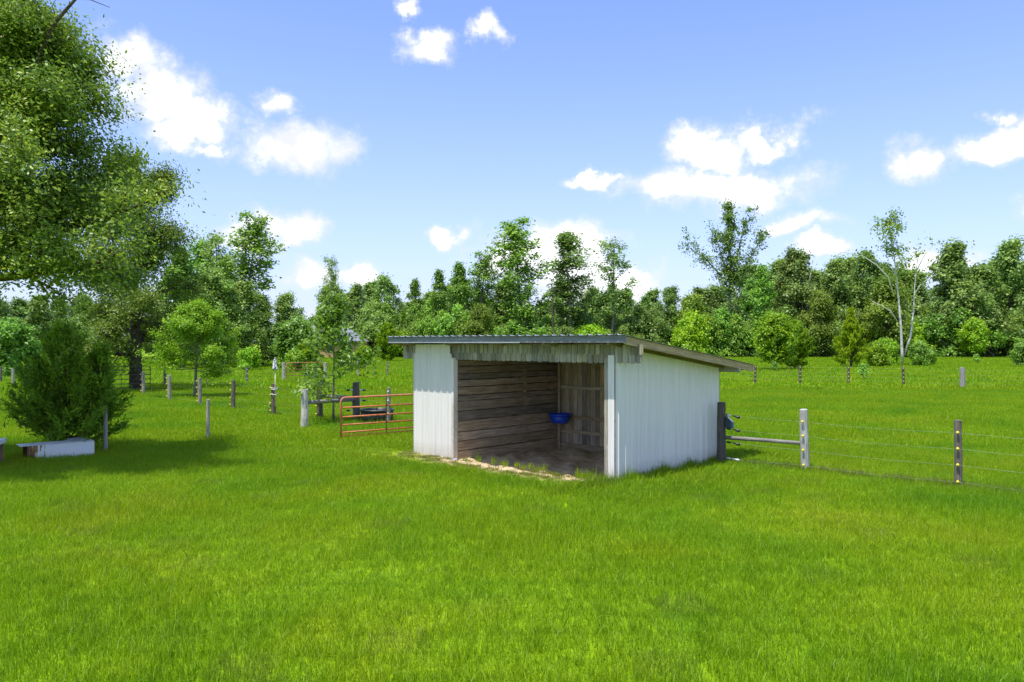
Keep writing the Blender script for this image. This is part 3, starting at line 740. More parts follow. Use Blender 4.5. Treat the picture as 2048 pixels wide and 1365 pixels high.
# ------------------------------------------------------------------ trees
def skeleton(rng, H, R0, lo, spread, prof, nl, e0, e1, nsub, lean=(0, 0), wander=.02, curve=.3, top=.97, tipfrac=(.45, .75, 1.0), fork=None, sublen=.45, var=(.72, 1.15), drop=0.0):
    polys = []; tips = []
    n = 12; ts = np.linspace(0, 1, n); tr = np.zeros((n, 3)); tr[:, 2] = ts * H * top
    w = np.cumsum(rng.normal(0, wander * H / n ** .5, (n, 2)), axis=0) * .6; w -= w[0]
    tr[:, :2] = w + np.outer(ts ** 1.5, lean)
    polys.append((tr, R0 * (1.0 - .88 * ts) + .25 * R0 * np.exp(-ts * 18), 0)); tips.append((tr[-1], .6))
    for i in range(nl):
        t = (i + rng.uniform(.2, .8)) / nl; h = lo + (1 - lo) * t * .97
        base = np.array([np.interp(h, ts, tr[:, k]) for k in range(3)])
        az = i * 2.4 + rng.normal(0, .35); el = rad(e0 + (e1 - e0) * t + rng.normal(0, 8))
        Ln = spread * prof(t) * rng.uniform(*var)
        d = np.array([math.cos(az) * math.cos(el), math.sin(az) * math.cos(el), math.sin(el)])
        m = 5; pts = [base]; dd = d.copy()
        for k in range(m):
            dd = dd + np.array([0, 0, curve / m]) + rng.normal(0, .12, 3); dd /= np.linalg.norm(dd); pts.append(pts[-1] + dd * Ln / m)
        pts = np.array(pts); rb = R0 * (1 - .85 * h) * .5
        polys.append((pts, rb * np.linspace(1, .18, m + 1), 1)); tips.append((pts[-1], 1.))
        for j in range(nsub):
            if rng.random() < drop: continue
            s = .25 + .75 * (j + rng.uniform(0, 1)) / nsub; f = s * m; k = min(int(f), m - 1); q = pts[k] + (pts[k + 1] - pts[k]) * (f - k)
            sd_ = (pts[k + 1] - pts[k]) / (Ln / m) + rng.normal(0, .75, 3); sd_[2] += .12; sd_ /= np.linalg.norm(sd_)
            sl = Ln * sublen * rng.uniform(.55, 1.15) * (1.15 - .45 * s)
            e = q + sd_ * sl * .5; e2 = e + (sd_ + rng.normal(0, .3, 3)) * sl * .5
            polys.append((np.array([q, e, e2]), rb * .35 * np.array([1, .6, .2]), 2))
            for tf in tipfrac: tips.append((q + (e - q) * tf * 2 if tf < .5 else e + (e2 - e) * (tf * 2 - 1), 1.))
    return polys, tips

def leaf_quads(rng, C, ln, wd, up=.8, droop=0.0, along=None, out=.0, cen=None):
    n = len(C); nr = rng.normal(0, .75, (n, 3)); nr[:, 2] += up * .8
    if out:
        o = C - cen; o /= np.linalg.norm(o, axis=1, keepdims=True) + 1e-6; nr += o * out
    nr /= np.linalg.norm(nr, axis=1, keepdims=True)
    r = rng.normal(0, 1, (n, 3)); r[:, 2] -= droop
    if along is not None: r = r * .45 + along
    a = r - nr * np.sum(r * nr, axis=1, keepdims=True); a /= np.linalg.norm(a, axis=1, keepdims=True) + 1e-9
    b = np.cross(nr, a); s = rng.uniform(.65, 1.3, (n, 1)); l = ln * s; w = wd * s
    return np.stack([C - a * l * .5, C + b * w * .5 - a * l * .05, C + a * l * .5, C - b * w * .5 - a * l * .05], axis=1)

def clump(rng, tips, per, rc, flat=.75):
    P = np.array([t[0] for t in tips]); Wt = np.array([t[1] for t in tips])
    cnt = np.maximum(3, (per * Wt * rng.uniform(.5, 1.5, len(P)))).astype(int)
    idx = np.repeat(np.arange(len(P)), cnt); cj = rng.uniform(.65, 1.35, len(P))
    off = rng.normal(0, 1, (len(idx), 3)) * rc * cj[idx][:, None]; off[:, 2] *= flat
    base_t = rng.normal(0, .16, len(P))[idx]
    return P[idx] + off, np.clip(.5 + base_t + rng.normal(0, .17, len(idx)), 0, 1), idx

def trunk_mesh(name, polys, mat, maxord=2, minr=.0, s0=10):
    mb = MB()
    for pts, rr, od in polys:
        if od > maxord or rr[0] < minr: continue
        V, F = tube(pts, np.maximum(rr, .004), (s0, 6, 4)[od]); mb.add(V, F)
    return mb.mesh(name, mat, True)

def make_tree(name, seed, mats, sk, per, rc, ln, wd, flat=.75, up=.8, droop=.2, maxord=2, minr=.0, extra=None, filt=None):
    rng = np.random.default_rng(seed); polys, tips = skeleton(rng, **sk)
    if extra: extra(rng, polys, tips)
    C, tint, _ = clump(rng, tips, per, rc, flat)
    k = C[:, 2] > .12
    C, tint, cl = C[k], tint[k], np.array([t[0] for t in tips])[_[k]]
    axis = C.copy(); axis[:, :2] = np.median(C[:, :2], axis=0); axis[:, 2] -= .35 * sk['spread']
    cen = .5 * axis + .5 * (cl - [0, 0, .5 * rc])
    return (trunk_mesh(name + '_trunk', polys, M[mats[0]], maxord, minr),
            quads(name + '_crown', leaf_quads(rng, C, ln, wd, up, droop, None, .9, cen), M[mats[1]], tint))

def put_tree(meshes, name, label, cat, loc, rz=0, scale=1, group=None, stem='trunk', crown='crown'):
    t = empty(name, (loc[0], loc[1], 0), rz); tag(t, label, cat, group)
    sc = (scale,) * 3 if np.isscalar(scale) else scale; t.scale = sc
    link(stem, meshes[0], t); link(crown, meshes[1], t); return t

dome = lambda t: max(.12, math.sin(math.pi * (.18 + .80 * t)) ** .7)
column = lambda t: .55 + .45 * math.sin(math.pi * min(1, t + .12)) - .35 * t ** 3
topheavy = lambda t: .35 + .75 * math.sin(math.pi * (.12 + .78 * t))
cone = lambda t: max(.06, (1 - t) ** .85)
broadlow = lambda t: max(.1, (1 - t ** 1.7)) ** .8
rnd = np.random.default_rng(77)

# the big oak that overhangs the left of the picture
def oak():
    prof = lambda t: max(.15, (1.0 - .72 * t ** 1.5))
    def extra(rng, polys, tips):        # bare dead limb sticking out of the top
        p = np.array([(1.3, -.6, 7.6), (1.9, -.8, 8.8), (2.3, -.9, 9.4), (2.75, -1.0, 9.8), (3.1, -1.05, 10.4)]); polys.append((p, [.07, .05, .04, .028, .01], 1))
        for i_, (q_, w_) in enumerate(tips):
            if q_[0] < -1.5: tips[i_] = (q_, w_ * .4)
        polys.append((np.array([p[3], p[3] + (.3, 0, -.02), p[3] + (.7, 0, -.18)]), [.014, .01, .005], 2)); polys.append((np.array([p[2], p[2] + (-.1, 0, .3), p[2] + (.05, 0, .55)]), [.012, .008, .004], 2))
    me = make_tree('oak', 11, ('bark', 'oak_leaf'), dict(H=10.3, R0=.36, lo=.41, spread=3.7, prof=prof, nl=56, e0=-6, e1=48, nsub=12, curve=.10, wander=.012, sublen=.36),
                   120, .235, .10, .046, .8, .7, .3, 2, .0, extra)
    put_tree(me, 'oak_tree', 'large spreading oak overhanging the white metal box', 'tree', (-11.75, 17.2), 0)
oak()

# shade tree with the thick dark trunk beside the bronze gate
me = make_tree('shade', 21, ('bark', 'oak_leaf'), dict(H=12.2, R0=.36, lo=.13, spread=4.2, prof=lambda t: .95 - .45 * t, nl=36, e0=-2, e1=55, nsub=9, curve=.2, wander=.02),
               70, .34, .17, .075, .75, .8, .3, 2)
put_tree(me, 'shade_tree', 'dark leafy tree with a thick trunk beside the bronze gate', 'tree', (*G(275, 781),), .6)
# small round oak
me = make_tree('small_oak', 31, ('bark_grey', 'bright_leaf'), dict(H=4.35, R0=.085, lo=.30, spread=2.0, prof=lambda t: max(.2, 1 - .75 * t ** 1.5), nl=30, e0=5, e1=60, nsub=8, curve=.2),
               60, .15, .105, .05, .75, .8, .2, 2)
put_tree(me, 'small_oak_tree', 'small round oak with bright leaves inside the paddock fence', 'tree', (*G(390, 796),), .3)
# young large-leaved tree by the braced posts
me = make_tree('sapling', 41, ('bark_grey', 'young_leaf'), dict(H=4.25, R0=.042, lo=.26, spread=1.6, prof=lambda t: [.95, .75, .62, .6, .5, .34, .16][min(6, int(t * 7))], nl=19, e0=12, e1=62, nsub=4, curve=.05, wander=.012),
               12, .17, .19, .085, .9, .6, .5, 2)
put_tree(me, 'young_tree', 'young large-leaved tree growing between the braced fence posts', 'tree', (*G(667, 845),), 2.2)

# cedars
def cedar(name, seed, H, spread, nl, leaders=((0, 0, 1),), prof=broadlow, per=1.0, ln=.13, wd=.026, e0=15, e1=62, mat='cedar_leaf', sprays=46, lo=.03):
    rng = np.random.default_rng(seed); polys = []; Cs = []; As = []; Ts = []
    for lx, ly, hs in leaders:
        tr = np.array([(lx * t ** .7, ly * t ** .7, H * hs * t) for t in np.linspace(0, 1, 8)]); polys.append((tr, .02 * H * np.linspace(1, .1, 8), 0))
        n = int(nl * hs)
        for i in range(n):
            t = (i + rng.uniform(0, 1)) / n; h = lo + (1 - lo) * t; base = np.array([np.interp(h, np.linspace(0, 1, 8), tr[:, k]) for k in range(3)])
            az = i * 2.39996 + rng.normal(0, .3); el = rad(e0 + (e1 - e0) * t + rng.normal(0, 9)); Ln = spread * hs * prof(t) * rng.uniform(.7, 1.15) + .12
            d = np.array([math.cos(az) * math.cos(el), math.sin(az) * math.cos(el), math.sin(el)]); m = 5; pts = [base]; dd = d
            for k in range(m): dd = dd + np.array([0, 0, .09]) + rng.normal(0, .05, 3); dd = dd / np.linalg.norm(dd); pts.append(pts[-1] + dd * Ln / m)
            pts = np.array(pts); polys.append((pts, .012 * Ln * np.linspace(1, .2, m + 1) + .003, 1))
            ns = int(sprays * per * (Ln / spread + .25)); bt = rng.normal(0, .13)
            for j in range(ns):
                s = rng.uniform(.15, 1.02) ** .7; f = min(s, .999) * m; k = int(f); q = pts[k] + (pts[k + 1] - pts[k]) * (f - k)
                ax = (pts[k + 1] - pts[k]); ax = ax / np.linalg.norm(ax)
                sp = ax + rng.normal(0, .5, 3) + np.array([0, 0, .3]); sp /= np.linalg.norm(sp); L2 = Ln * .30 * rng.uniform(.4, 1) * (1.15 - .6 * s) + ln * .6
                nn = max(3, int(L2 / (ln * .22))); tt = np.linspace(.15, 1, nn)[:, None]
                Cs.append(q + sp * L2 * tt + rng.normal(0, ln * .2, (nn, 3))); As.append(np.repeat(sp[None], nn, 0) * 1.2)
                Ts.append(np.clip(.5 + bt + rng.normal(0, .2) + rng.normal(0, .08, nn), 0, 1))
    C = np.concatenate(Cs); A = np.concatenate(As); T = np.concatenate(Ts); k = C[:, 2] > .03
    return trunk_mesh(name + '_trunk', polys, M['bark'], 1), quads(name + '_crown', leaf_quads(rng, C[k], ln, wd, .2, 0, A[k]), M[mat], T[k])
me = cedar('cedar_bush', 51, 3.05, 1.6, 70, ((-.15, 0, 1), (.75, -.1, .82), (-.75, .2, .72)), lambda t: max(.1, 1 - t ** 1.3), 1.0, .15, .032, 12, 62, sprays=27)
put_tree(me, 'cedar_bush', 'large dark cedar bush behind the white metal box', 'bush', (-11.05, 19.6), .4)
me = cedar('egg_cedar', 52, 4.4, 1.6, 80, ((0, 0, 1),), lambda t: .35 + .75 * math.sin(math.pi * (.15 + .8 * t)), 1.0, .36, .12, 14, 70, 'field_cedar_leaf', sprays=30)
egg = me
put_tree(me, 'clipped_cedar', 'tall egg-shaped clipped cedar in the far field', 'bush', (*G(775, 724),), .2)
put_tree(me, 'clipped_cedar', 'low round clipped cedar between the house and the far fence', 'bush', (*G(728, 732),), 1.2, (.68, .68, .42))
put_tree(me, 'clipped_cedar', 'small dark cedar bush behind the far red gate', 'bush', (at(612, 78), 78), 2.1, (.8, .8, .5))
me = cedar('field_cedar', 53, 6.1, 2.3, 90, ((0, 0, 1),), lambda t: max(.06, (1 - t ** 1.25)) * .95, 1.0, .34, .10, 12, 68, 'field_cedar_leaf', sprays=28)
put_tree(me, 'cedar_tree', 'pointed bright green cedar standing in the right-hand field', 'tree', (at(1702, 85), 85), .5)
put_tree(egg, 'cedar_bush', 'rounded cedar just behind the leafy maple in the field', 'bush', (at(1589, 80), 80), 1.0, (.95, .95, .9))

# field trees
fieldmaple = make_tree('maple', 61, ('bark_grey', 'maple_leaf'), dict(H=5.1, R0=.07, lo=.14, spread=1.95, prof=lambda t: max(.15, math.sin(math.pi * (.22 + .74 * t))), nl=34, e0=15, e1=65, nsub=7, curve=.2), 20, .25, .25, .18, .9, .7, .2, 1)
put_tree(fieldmaple, 'maple_tree', 'bushy bright green maple in the field beyond the shed', 'tree', (at(1552, 76), 76), 0)
edge_crown = fieldmaple[1].copy(); edge_crown.materials[0] = M['bright_leaf']; edgemaple = (fieldmaple[0], edge_crown)
put_tree(edgemaple, 'maple_tree', 'bright green sapling at the edge of the woods, beneath dark oaks', 'tree', (at(1948, 139), 139), 1.4, 1.25)
put_tree(edgemaple, 'maple_tree', 'pale green sapling at the wood edge by the tall ragged tree', 'tree', (at(1383, 139), 139), 2.4, 1.45)
tiny = make_tree('tiny', 62, ('bark', 'mid_leaf'), dict(H=1.25, R0=.02, lo=.2, spread=.45, prof=dome, nl=9, e0=20, e1=60, nsub=3), 6, .1, .16, .1, .9, .7, .2, 1)
for px, py, s, lb in ((1727, 761, .85, 'little sapling by the far fence wire'), (1548, 744, .7, 'leafy sucker at the foot of the maple'), (1954, 729, .9, 'tiny seedling alone in the far field'), (543, 830, .38, 'clump of weeds at the foot of the decoy post')):
    put_tree(tiny, 'seedling', lb, 'seedling', G(px, py), px, s)

# the white-barked forked tree
def white_tree():
    def extra(rng, polys, tips):
        def limb(p, r0, od=1, leafy=True, w=.55):
            p = np.array(p, float); polys.append((p, np.linspace(r0, .02, len(p)), od))
            if leafy:
                for k in range(len(p) // 2, len(p)):
                    for _ in range(3): tips.append((p[k] + rng.normal(0, w, 3), .8))
        limb([(.2, 0, 1.2), (1.0, .1, 3.5), (1.4, .2, 6.5), (1.5, .2, 9.0), (1.7, .1, 11.5), (2.0, 0, 14)], .13, 0)
        limb([(-1.0, 0, 8.2), (-1.8, -.2, 10.4), (-3.2, -.3, 11.8), (-4.8, -.4, 12.8), (-6.3, -.3, 13.2), (-7.4, 0, 13.3)], .09)
        limb([(-.6, 0, 5.2), (-1.6, -.4, 6.4), (-2.8, -.5, 7.1), (-3.8, -.5, 7.5)], .08)
        limb([(1.5, .2, 8.4), (2.3, .2, 9.6), (3.0, .1, 10.2), (4.2, 0, 10.8)], .07)
        limb([(1.6, .1, 11), (2.8, .2, 13.2), (4.0, .1, 14.6), (5.0, .1, 14.9)], .06)
        for _ in range(26): tips.append((np.array([rng.uniform(-2.4, .5), rng.normal(0, .8), rng.uniform(8.5, 11.5)]), .8))
    me = make_tree('white_tree', 71, ('bark_white', 'yellow_leaf'), dict(H=17.3, R0=.17, lo=.6, spread=3.3, prof=lambda t: 1 - .5 * t, nl=14, var=(.35, 1.3), e0=20, e1=65, nsub=5, lean=(-1.6, 0), wander=.012), 8, .34, .34, .2, .8, .6, .2, 2, .012, extra)
    put_tree(me, 'white_barked_tree', 'white-barked forked tree with a thin yellowing crown in the field', 'tree', (at(1805, 92), 92), 0)
white_tree()

# kinds of tree for the woods, each a mesh of its own
K = {}
K['oak'] = make_tree('wood_oak', 101, ('bark', 'dark_leaf'), dict(var=(.5, 1.25), drop=.22, H=15, R0=.32, lo=.10, spread=5.2, prof=lambda t: .95 - .55 * t ** 1.4, nl=30, e0=5, e1=60, nsub=7, curve=.2), 30, .50, .42, .30, .8, .8, .2, 1)
K['oak2'] = make_tree('wood_oak_b', 102, ('bark', 'dark_leaf'), dict(var=(.5, 1.25), drop=.22, H=16, R0=.32, lo=.12, spread=4.8, prof=dome, nl=28, e0=10, e1=65, nsub=7, curve=.25), 28, .48, .42, .30, .8, .8, .2, 1)
K['gum'] = make_tree('wood_gum', 103, ('bark_grey', 'mid_leaf'), dict(var=(.5, 1.25), drop=.22, H=20, R0=.28, lo=.10, spread=3.1, prof=column, nl=40, e0=10, e1=60, nsub=6, curve=.2), 18, .42, .42, .30, .8, .8, .2, 1)
K['tall'] = make_tree('wood_tall', 104, ('bark_grey', 'dark_leaf'), dict(var=(.5, 1.25), drop=.22, H=26, R0=.36, lo=.18, spread=4.3, prof=lambda t: .38 + .62 * math.sin(math.pi * max(0, t * .95 - .02)) ** 1.2, nl=34, e0=20, e1=62, nsub=6, curve=.35, wander=.03), 20, .46, .42, .30, .8, .8, .2, 2, .03)
K['tall2'] = make_tree('wood_tall_b', 105, ('bark_grey', 'mid_leaf'), dict(var=(.5, 1.25), drop=.22, H=25, R0=.34, lo=.16, spread=3.9, prof=topheavy, nl=30, e0=25, e1=60, nsub=6, curve=.35, wander=.03), 20, .50, .42, .30, .8, .8, .2, 2, .03)
K['sparse'] = make_tree('wood_sparse', 106, ('bark_grey', 'dark_leaf'), dict(H=24, R0=.3, lo=.3, spread=4.2, prof=topheavy, nl=18, e0=25, e1=65, nsub=4, curve=.4, wander=.03), 17, .48, .42, .3, .8, .8, .2, 2, .02)
def ragged(rng, polys, tips):
    for p, r0, w in (([(0, 0, 13), (-2.2, .3, 16.5), (-5, .4, 19.6), (-7.6, .2, 21.2), (-9.2, 0, 22.4)], .2, .8), ([(.2, 0, 13.5), (2.2, -.3, 17), (4.0, -.3, 19.8), (5.6, -.2, 22.8), (6.2, 0, 24.5)], .17, .7),
                     ([(0, 0, 15), (-1.4, .2, 19), (-2.6, .2, 23), (-3.6, 0, 26.3)], .15, .75), ([(.3, 0, 16), (1.6, 0, 21), (2.6, 0, 26), (3.6, 0, 28.6)], .14, .75)):
        p = np.array(p, float); polys.append((p, np.linspace(r0, .03, len(p)), 1))
        for k in range(len(p) - 1):
            for t in np.linspace(0, 1, 6):
                for _ in range(2): tips.append((p[k] + (p[k + 1] - p[k]) * t + rng.normal(0, w * (.45 + .2 * k), 3), 1.0))
    for _ in range(70): tips.append((np.array([rng.normal(.6, 1.4), rng.normal(0, 1.2), rng.uniform(2, 17)]), 1.1))
K['ragged'] = make_tree('wood_ragged', 114, ('bark_grey', 'dark_leaf'), dict(H=30, R0=.42, lo=.5, spread=3.2, prof=lambda t: .9 - .5 * t, nl=12, var=(.35, 1.5), e0=30, e1=65, nsub=4, curve=.4, wander=.02), 30, .52, .42, .30, .8, .8, .2, 2, .03, ragged)
K['vine'] = make_tree('wood_vine', 107, ('bark', 'yellow_leaf'), dict(H=10.5, R0=.2, lo=.05, spread=3.6, prof=dome, nl=26, e0=5, e1=60, nsub=6), 28, .5, .4, .28, .8, .7, .3, 1)
K['bush'] = make_tree('wood_bush', 108, ('bark', 'bright_leaf'), dict(H=4.6, R0=.1, lo=.04, spread=2.9, prof=broadlow, nl=24, e0=10, e1=65, nsub=6), 26, .38, .36, .26, .8, .7, .2, 1)
K['bush2'] = make_tree('wood_bush_b', 109, ('bark', 'mid_leaf'), dict(H=6, R0=.12, lo=.04, spread=3.1, prof=dome, nl=26, e0=10, e1=65, nsub=6), 28, .42, .38, .28, .8, .7, .2, 1)
def lumps(n, sx, z0, z1, seed):
    def f(rng, polys, tips):
        r2 = np.random.default_rng(seed)
        for _ in range(n):
            c = np.array([r2.uniform(-sx, sx), r2.normal(0, 1.2), r2.uniform(z0, z1)]); w = r2.uniform(.4, 1.1)
            for _ in range(int(14 * w + 4)): tips.append((c + r2.normal(0, w, 3) * (1, 1, .8), 1.0))
            if r2.random() > .6: polys.append((np.array([(c[0] + r2.normal(0, .6), 0, 0), c * .6, c + (0, 0, w)]), [.1, .07, .03], 1))
    return f
K['thicket'] = make_tree('wood_thicket', 131, ('bark_grey', 'mid_leaf'), dict(H=8.5, R0=.14, lo=.1, spread=2.4, prof=dome, nl=12, e0=10, e1=65, nsub=5, var=(.4, 1.3)), 22, .4, .4, .28, .8, .7, .2, 1, 0, lumps(20, 5.5, .6, 6.2, 1))
K['thicket2'] = make_tree('wood_thicket_b', 132, ('bark', 'dark_leaf'), dict(H=9.5, R0=.14, lo=.1, spread=2.4, prof=column, nl=14, e0=10, e1=65, nsub=5, var=(.4, 1.3)), 22, .42, .4, .28, .8, .7, .2, 1, 0, lumps(22, 5.5, .6, 7, 2))
K['thicket3'] = make_tree('wood_thicket_c', 133, ('bark', 'yellow_leaf'), dict(H=7.5, R0=.12, lo=.1, spread=2.0, prof=dome, nl=10, e0=10, e1=65, nsub=5, var=(.4, 1.3)), 18, .4, .38, .27, .8, .7, .2, 1, 0, lumps(16, 4.5, .5, 5.5, 3))
KH = dict(thicket=8.5, thicket2=9.5, thicket3=7.5, oak=15, oak2=16, gum=20, tall=26, tall2=25, ragged=30, sparse=24, vine=10.5, bush=4.6, bush2=6)

def wood(kind, px, topy, Z, label, name, group=None, wide=1.0, rz=None):
    h = HC + (686 - topy) * Z / 1570; s = h / KH[kind] * .96
    return put_tree(K[kind], name, label, 'bush' if 'bush' in name else 'tree', (at(px, Z), Z), rnd.uniform(0, 6.28) if rz is None else rz, (s * wide, s * wide, s), group)

# trees one can single out
for kind, px, ty, Z, wd, lb in (
    ('ragged', 1461, 397, 146, 1.0, 'tallest ragged tree above the shed roof, twin side limbs'),
    ('tall2', 1035, 436, 146, 1.5, 'tall lollipop-crowned tree behind the shed roof'),
    ('tall', 1143, 458, 148, 1.5, 'tall thin-crowned tree behind the middle of the shed roof'),
    ('sparse', 1222, 482, 146, 1.3, 'nearly bare leaning tree behind the shed roof corner'),
    ('tall2', 966, 503, 148, 1.3, 'slender dark tree beside the lollipop-crowned tree'),
    ('gum', 917, 514, 150, 1.0, 'narrow columnar tree rising over the left of the shed roof'),
    ('gum', 876, 530, 147, .9, 'narrow vine-clad tree above the left end of the shed roof'),
    ('gum', 831, 549, 150, .9, 'narrow column tree behind the egg-shaped cedar'),
    ('oak2', 770, 550, 148, .85, 'broad dark tree beside the house'),
    ('sparse', 661, 516, 150, .75, 'open spindly tree rising behind the house'),
    ('oak', 712, 570, 152, .8, 'rounded tree shading the house roof'),
    ('oak2', 1340, 573, 148, .8, 'dark round tree left of the tallest ragged tree'),
    ('vine', 1384, 592, 146, .9, 'yellowish tree at the foot of the tallest ragged tree'),
    ('gum', 1525, 520, 143, 1.0, 'vine-draped green tree against the tallest ragged tree'),
    ('oak2', 1592, 497, 150, .9, 'dark glossy tree behind the leafy maple'),
    ('oak', 1668, 520, 152, .9, 'dark tree between the white snag and the pointed cedar'),
    ('oak2', 1735, 500, 150, .8, 'dark tree behind the white-barked tree'),
    ('oak', 1905, 488, 148, 1.0, 'big dark oak right of the white-barked tree'),
    ('oak2', 1968, 530, 146, .95, 'dark oak above the bright wood-edge sapling'),
    ('oak', 2018, 482, 148, .9, 'dark oak with the highest crown at the right end of the woods'),
    ('vine', 1640, 585, 141, .8, 'orange-yellow small tree in front of the white snag'),
    ('vine', 1775, 560, 140, .9, 'yellowing tree behind the white-barked trunk'),
    ('vine', 960, 612, 141, .8, 'yellow-green small tree behind the left roof edge')):
    wood(kind, px, ty, Z, lb, {'t': 'tall_tree', 's': 'sparse_tree', 'g': 'column_tree', 'r': 'tall_tree', 'o': 'woodland_oak', 'v': 'small_tree'}[kind[0]], 'trees of the far woods', wd, 0 if px == 1461 else None)
# the grove on the left
for kind, px, ty, Z, wd, lb in (
    ('tall2', 505, 424, 90, 1.35, 'tall open-crowned tree of the left grove'),
    ('sparse', 430, 470, 92, 1.1, 'thin-crowned tree of the left grove beside the tall one'),
    ('gum', 452, 500, 94, 1.3, 'leafy column tree inside the left grove'),
    ('oak2', 480, 562, 84, 1.05, 'bright bushy tree at the front of the left grove'),
    ('oak', 570, 588, 86, 1.0, 'dark round tree ending the left grove'),
    ('oak', 525, 590, 90, .95, 'dark low tree in the middle of the left grove'),
    ('gum', 365, 480, 80, 1.3, 'leafy tree between the shade tree and the left grove'),
    ('oak2', 350, 540, 90, 1.1, 'dark rounded tree behind the small round oak'),
    ('gum', 408, 468, 96, 1.4, 'yellow-green tall tree at the back of the left grove'),
    ('oak2', 425, 535, 82, 1.1, 'spreading tree behind the small round oak and the paddock'),
    ('thicket2', 600, 630, 84, .7, 'dark thicket closing the left grove beside the house'),
    ('bush2', 592, 650, 80, 1.0, 'shrub at the right foot of the left grove')):
    wood(kind, px, ty, Z, lb, {'t': 'grove_tree', 's': 'sparse_tree', 'g': 'column_tree', 'o': 'grove_tree', 'b': 'shrub_bush'}[kind[0]], 'trees of the left grove', wd)
for kind, px, ty, Z, wd, lb in (('bush2', 22, 655, 62, 1.1, 'grey-green bushy tree beyond the distant fence'), ('oak', 75, 600, 125, 1.1, 'far blue-green oak behind the cedar bush'), ('oak2', -20, 590, 125, 1.1, 'far oak at the left end of the field'),
                                ('oak', 170, 590, 120, 1.1, 'far oak behind the shade tree')):
    wood(kind, px, ty, Z, lb, 'bushy_tree' if kind[0] == 'b' else 'woodland_oak', None, wd)
# the rest of the wood edge: look-alikes
for px in range(650, 2160, 21):
    kind = str(rnd.choice(['oak', 'oak2', 'gum', 'oak'])); wood(kind, px + rnd.uniform(-10, 10), rnd.uniform(556, 618) - (42 if px > 1480 else 0), rnd.uniform(156, 186), {'o': 'rounded dark tree filling the back of the far woods', 'g': 'narrow lighter tree at the back of the far woods'}[kind[0]], 'woodland_tree', 'trees at the back of the far woods', 1.15)
LB = {'thicket': 'mixed mid-green thicket along the foot of the far woods', 'thicket2': 'dark green thicket along the foot of the far woods', 'thicket3': 'yellow-green thicket along the foot of the far woods', 'bush': 'low bright shrub along the foot of the far woods'}
for px in range(640, 2150, 24):
    kind = str(rnd.choice(['thicket2', 'thicket2', 'thicket', 'thicket3', 'thicket', 'thicket2', 'bush'])); lo_ = kind == 'bush'
    wood(kind, px + rnd.uniform(-12, 12), rnd.uniform(640, 676) if lo_ else rnd.uniform(596, 656), rnd.uniform(136, 142) if lo_ else rnd.uniform(141, 154), LB[kind], 'woodland_bush', 'thickets along the wood edge', rnd.uniform(.8, 1.3), float(rnd.choice([0, 3.14])) + rnd.uniform(-.4, .4))
for px in range(-120, 330, 40):
    wood(str(rnd.choice(['oak', 'oak2'])), px, rnd.uniform(590, 625), rnd.uniform(128, 150), 'dark far tree seen between the left trees', 'woodland_tree', 'far trees on the left', 1.2)
for px, ty, Z, k, lb in ((1752, 690, 88, 'bush', 'low shrub between the pointed cedar and the white-barked trunk'), (1768, 684, 90, 'bush', 'shrub left of the white-barked trunk'), (1838, 690, 89, 'bush2', 'twiggy shrub right of the white-barked trunk'), (1856, 700, 91, 'bush', 'low yellowish shrub right of the white-barked trunk'), (2046, 690, 88, 'bush2', 'shrub standing alone at the right of the field'), (500, 700, 76, 'bush', 'low shrub in front of the left grove'), (590, 705, 70, 'bush', 'low shrub left of the far red gate')):
    wood(k, px, ty, Z, lb, 'field_bush', None, 1.0)

# dead trunks
def snag(name, label, px, Z, pts, r0, mat, twigs=()):
    mb = MB(); V, F = tube(pts, np.linspace(r0, r0 * .35, len(pts)), 8); mb.add(V, F)
    for tw in twigs: V, F = tube(tw, np.linspace(r0 * .4, .015, len(tw)), 5); mb.add(V, F)
    tag(link(name, mb.mesh(name, M[mat], True), None, (at(px, Z), Z, 0)), label, 'dead tree')
snag('dead_tree', 'bleached bare snag standing in the woods', 1612, 149, [(0, 0, 0), (.1, 0, 5), (.3, 0, 10), (.6, 0, 14.5), (1.3, 0, 18.4)], .24, 'bark_white', [[(.1, 0, 6), (-.6, 0, 9), (-.9, 0, 11)], [(.3, 0, 9), (1.4, 0, 10.5), (2.3, 0, 10.8)]])
snag('dead_tree', 'thin dark snag with a hooked tip behind the shed roof', 1105, 142, [(0, 0, 0), (.1, 0, 5), (0, 0, 9), (.2, 0, 12), (-.2, 0, 13.2)], .22, 'bark', [[(.05, 0, 11), (.5, 0, 12.3), (1.0, 0, 12.4)]])

# ------------------------------------------------------------------ grass
def blade_mesh(name, Q, mat, tint):
    n = len(Q); me = bpy.data.meshes.new(name); me.vertices.add(n * 5); me.vertices.foreach_set('co', Q.reshape(-1).astype(np.float32))
    idx = (np.arange(n) * 5)[:, None] + np.array([0, 1, 2, 4, 4, 2, 3]); me.loops.add(n * 7); me.loops.foreach_set('vertex_index', idx.reshape(-1).astype(np.int32))
    st = ((np.arange(n) * 7)[:, None] + np.array([0, 4])).reshape(-1); me.polygons.add(n * 2); me.polygons.foreach_set('loop_start', st.astype(np.int32)); me.update(calc_edges=True)
    me.attributes.new('tint', 'FLOAT', 'FACE').data.foreach_set('value', np.repeat(tint, 2).astype(np.float32)); me.materials.append(mat); return me

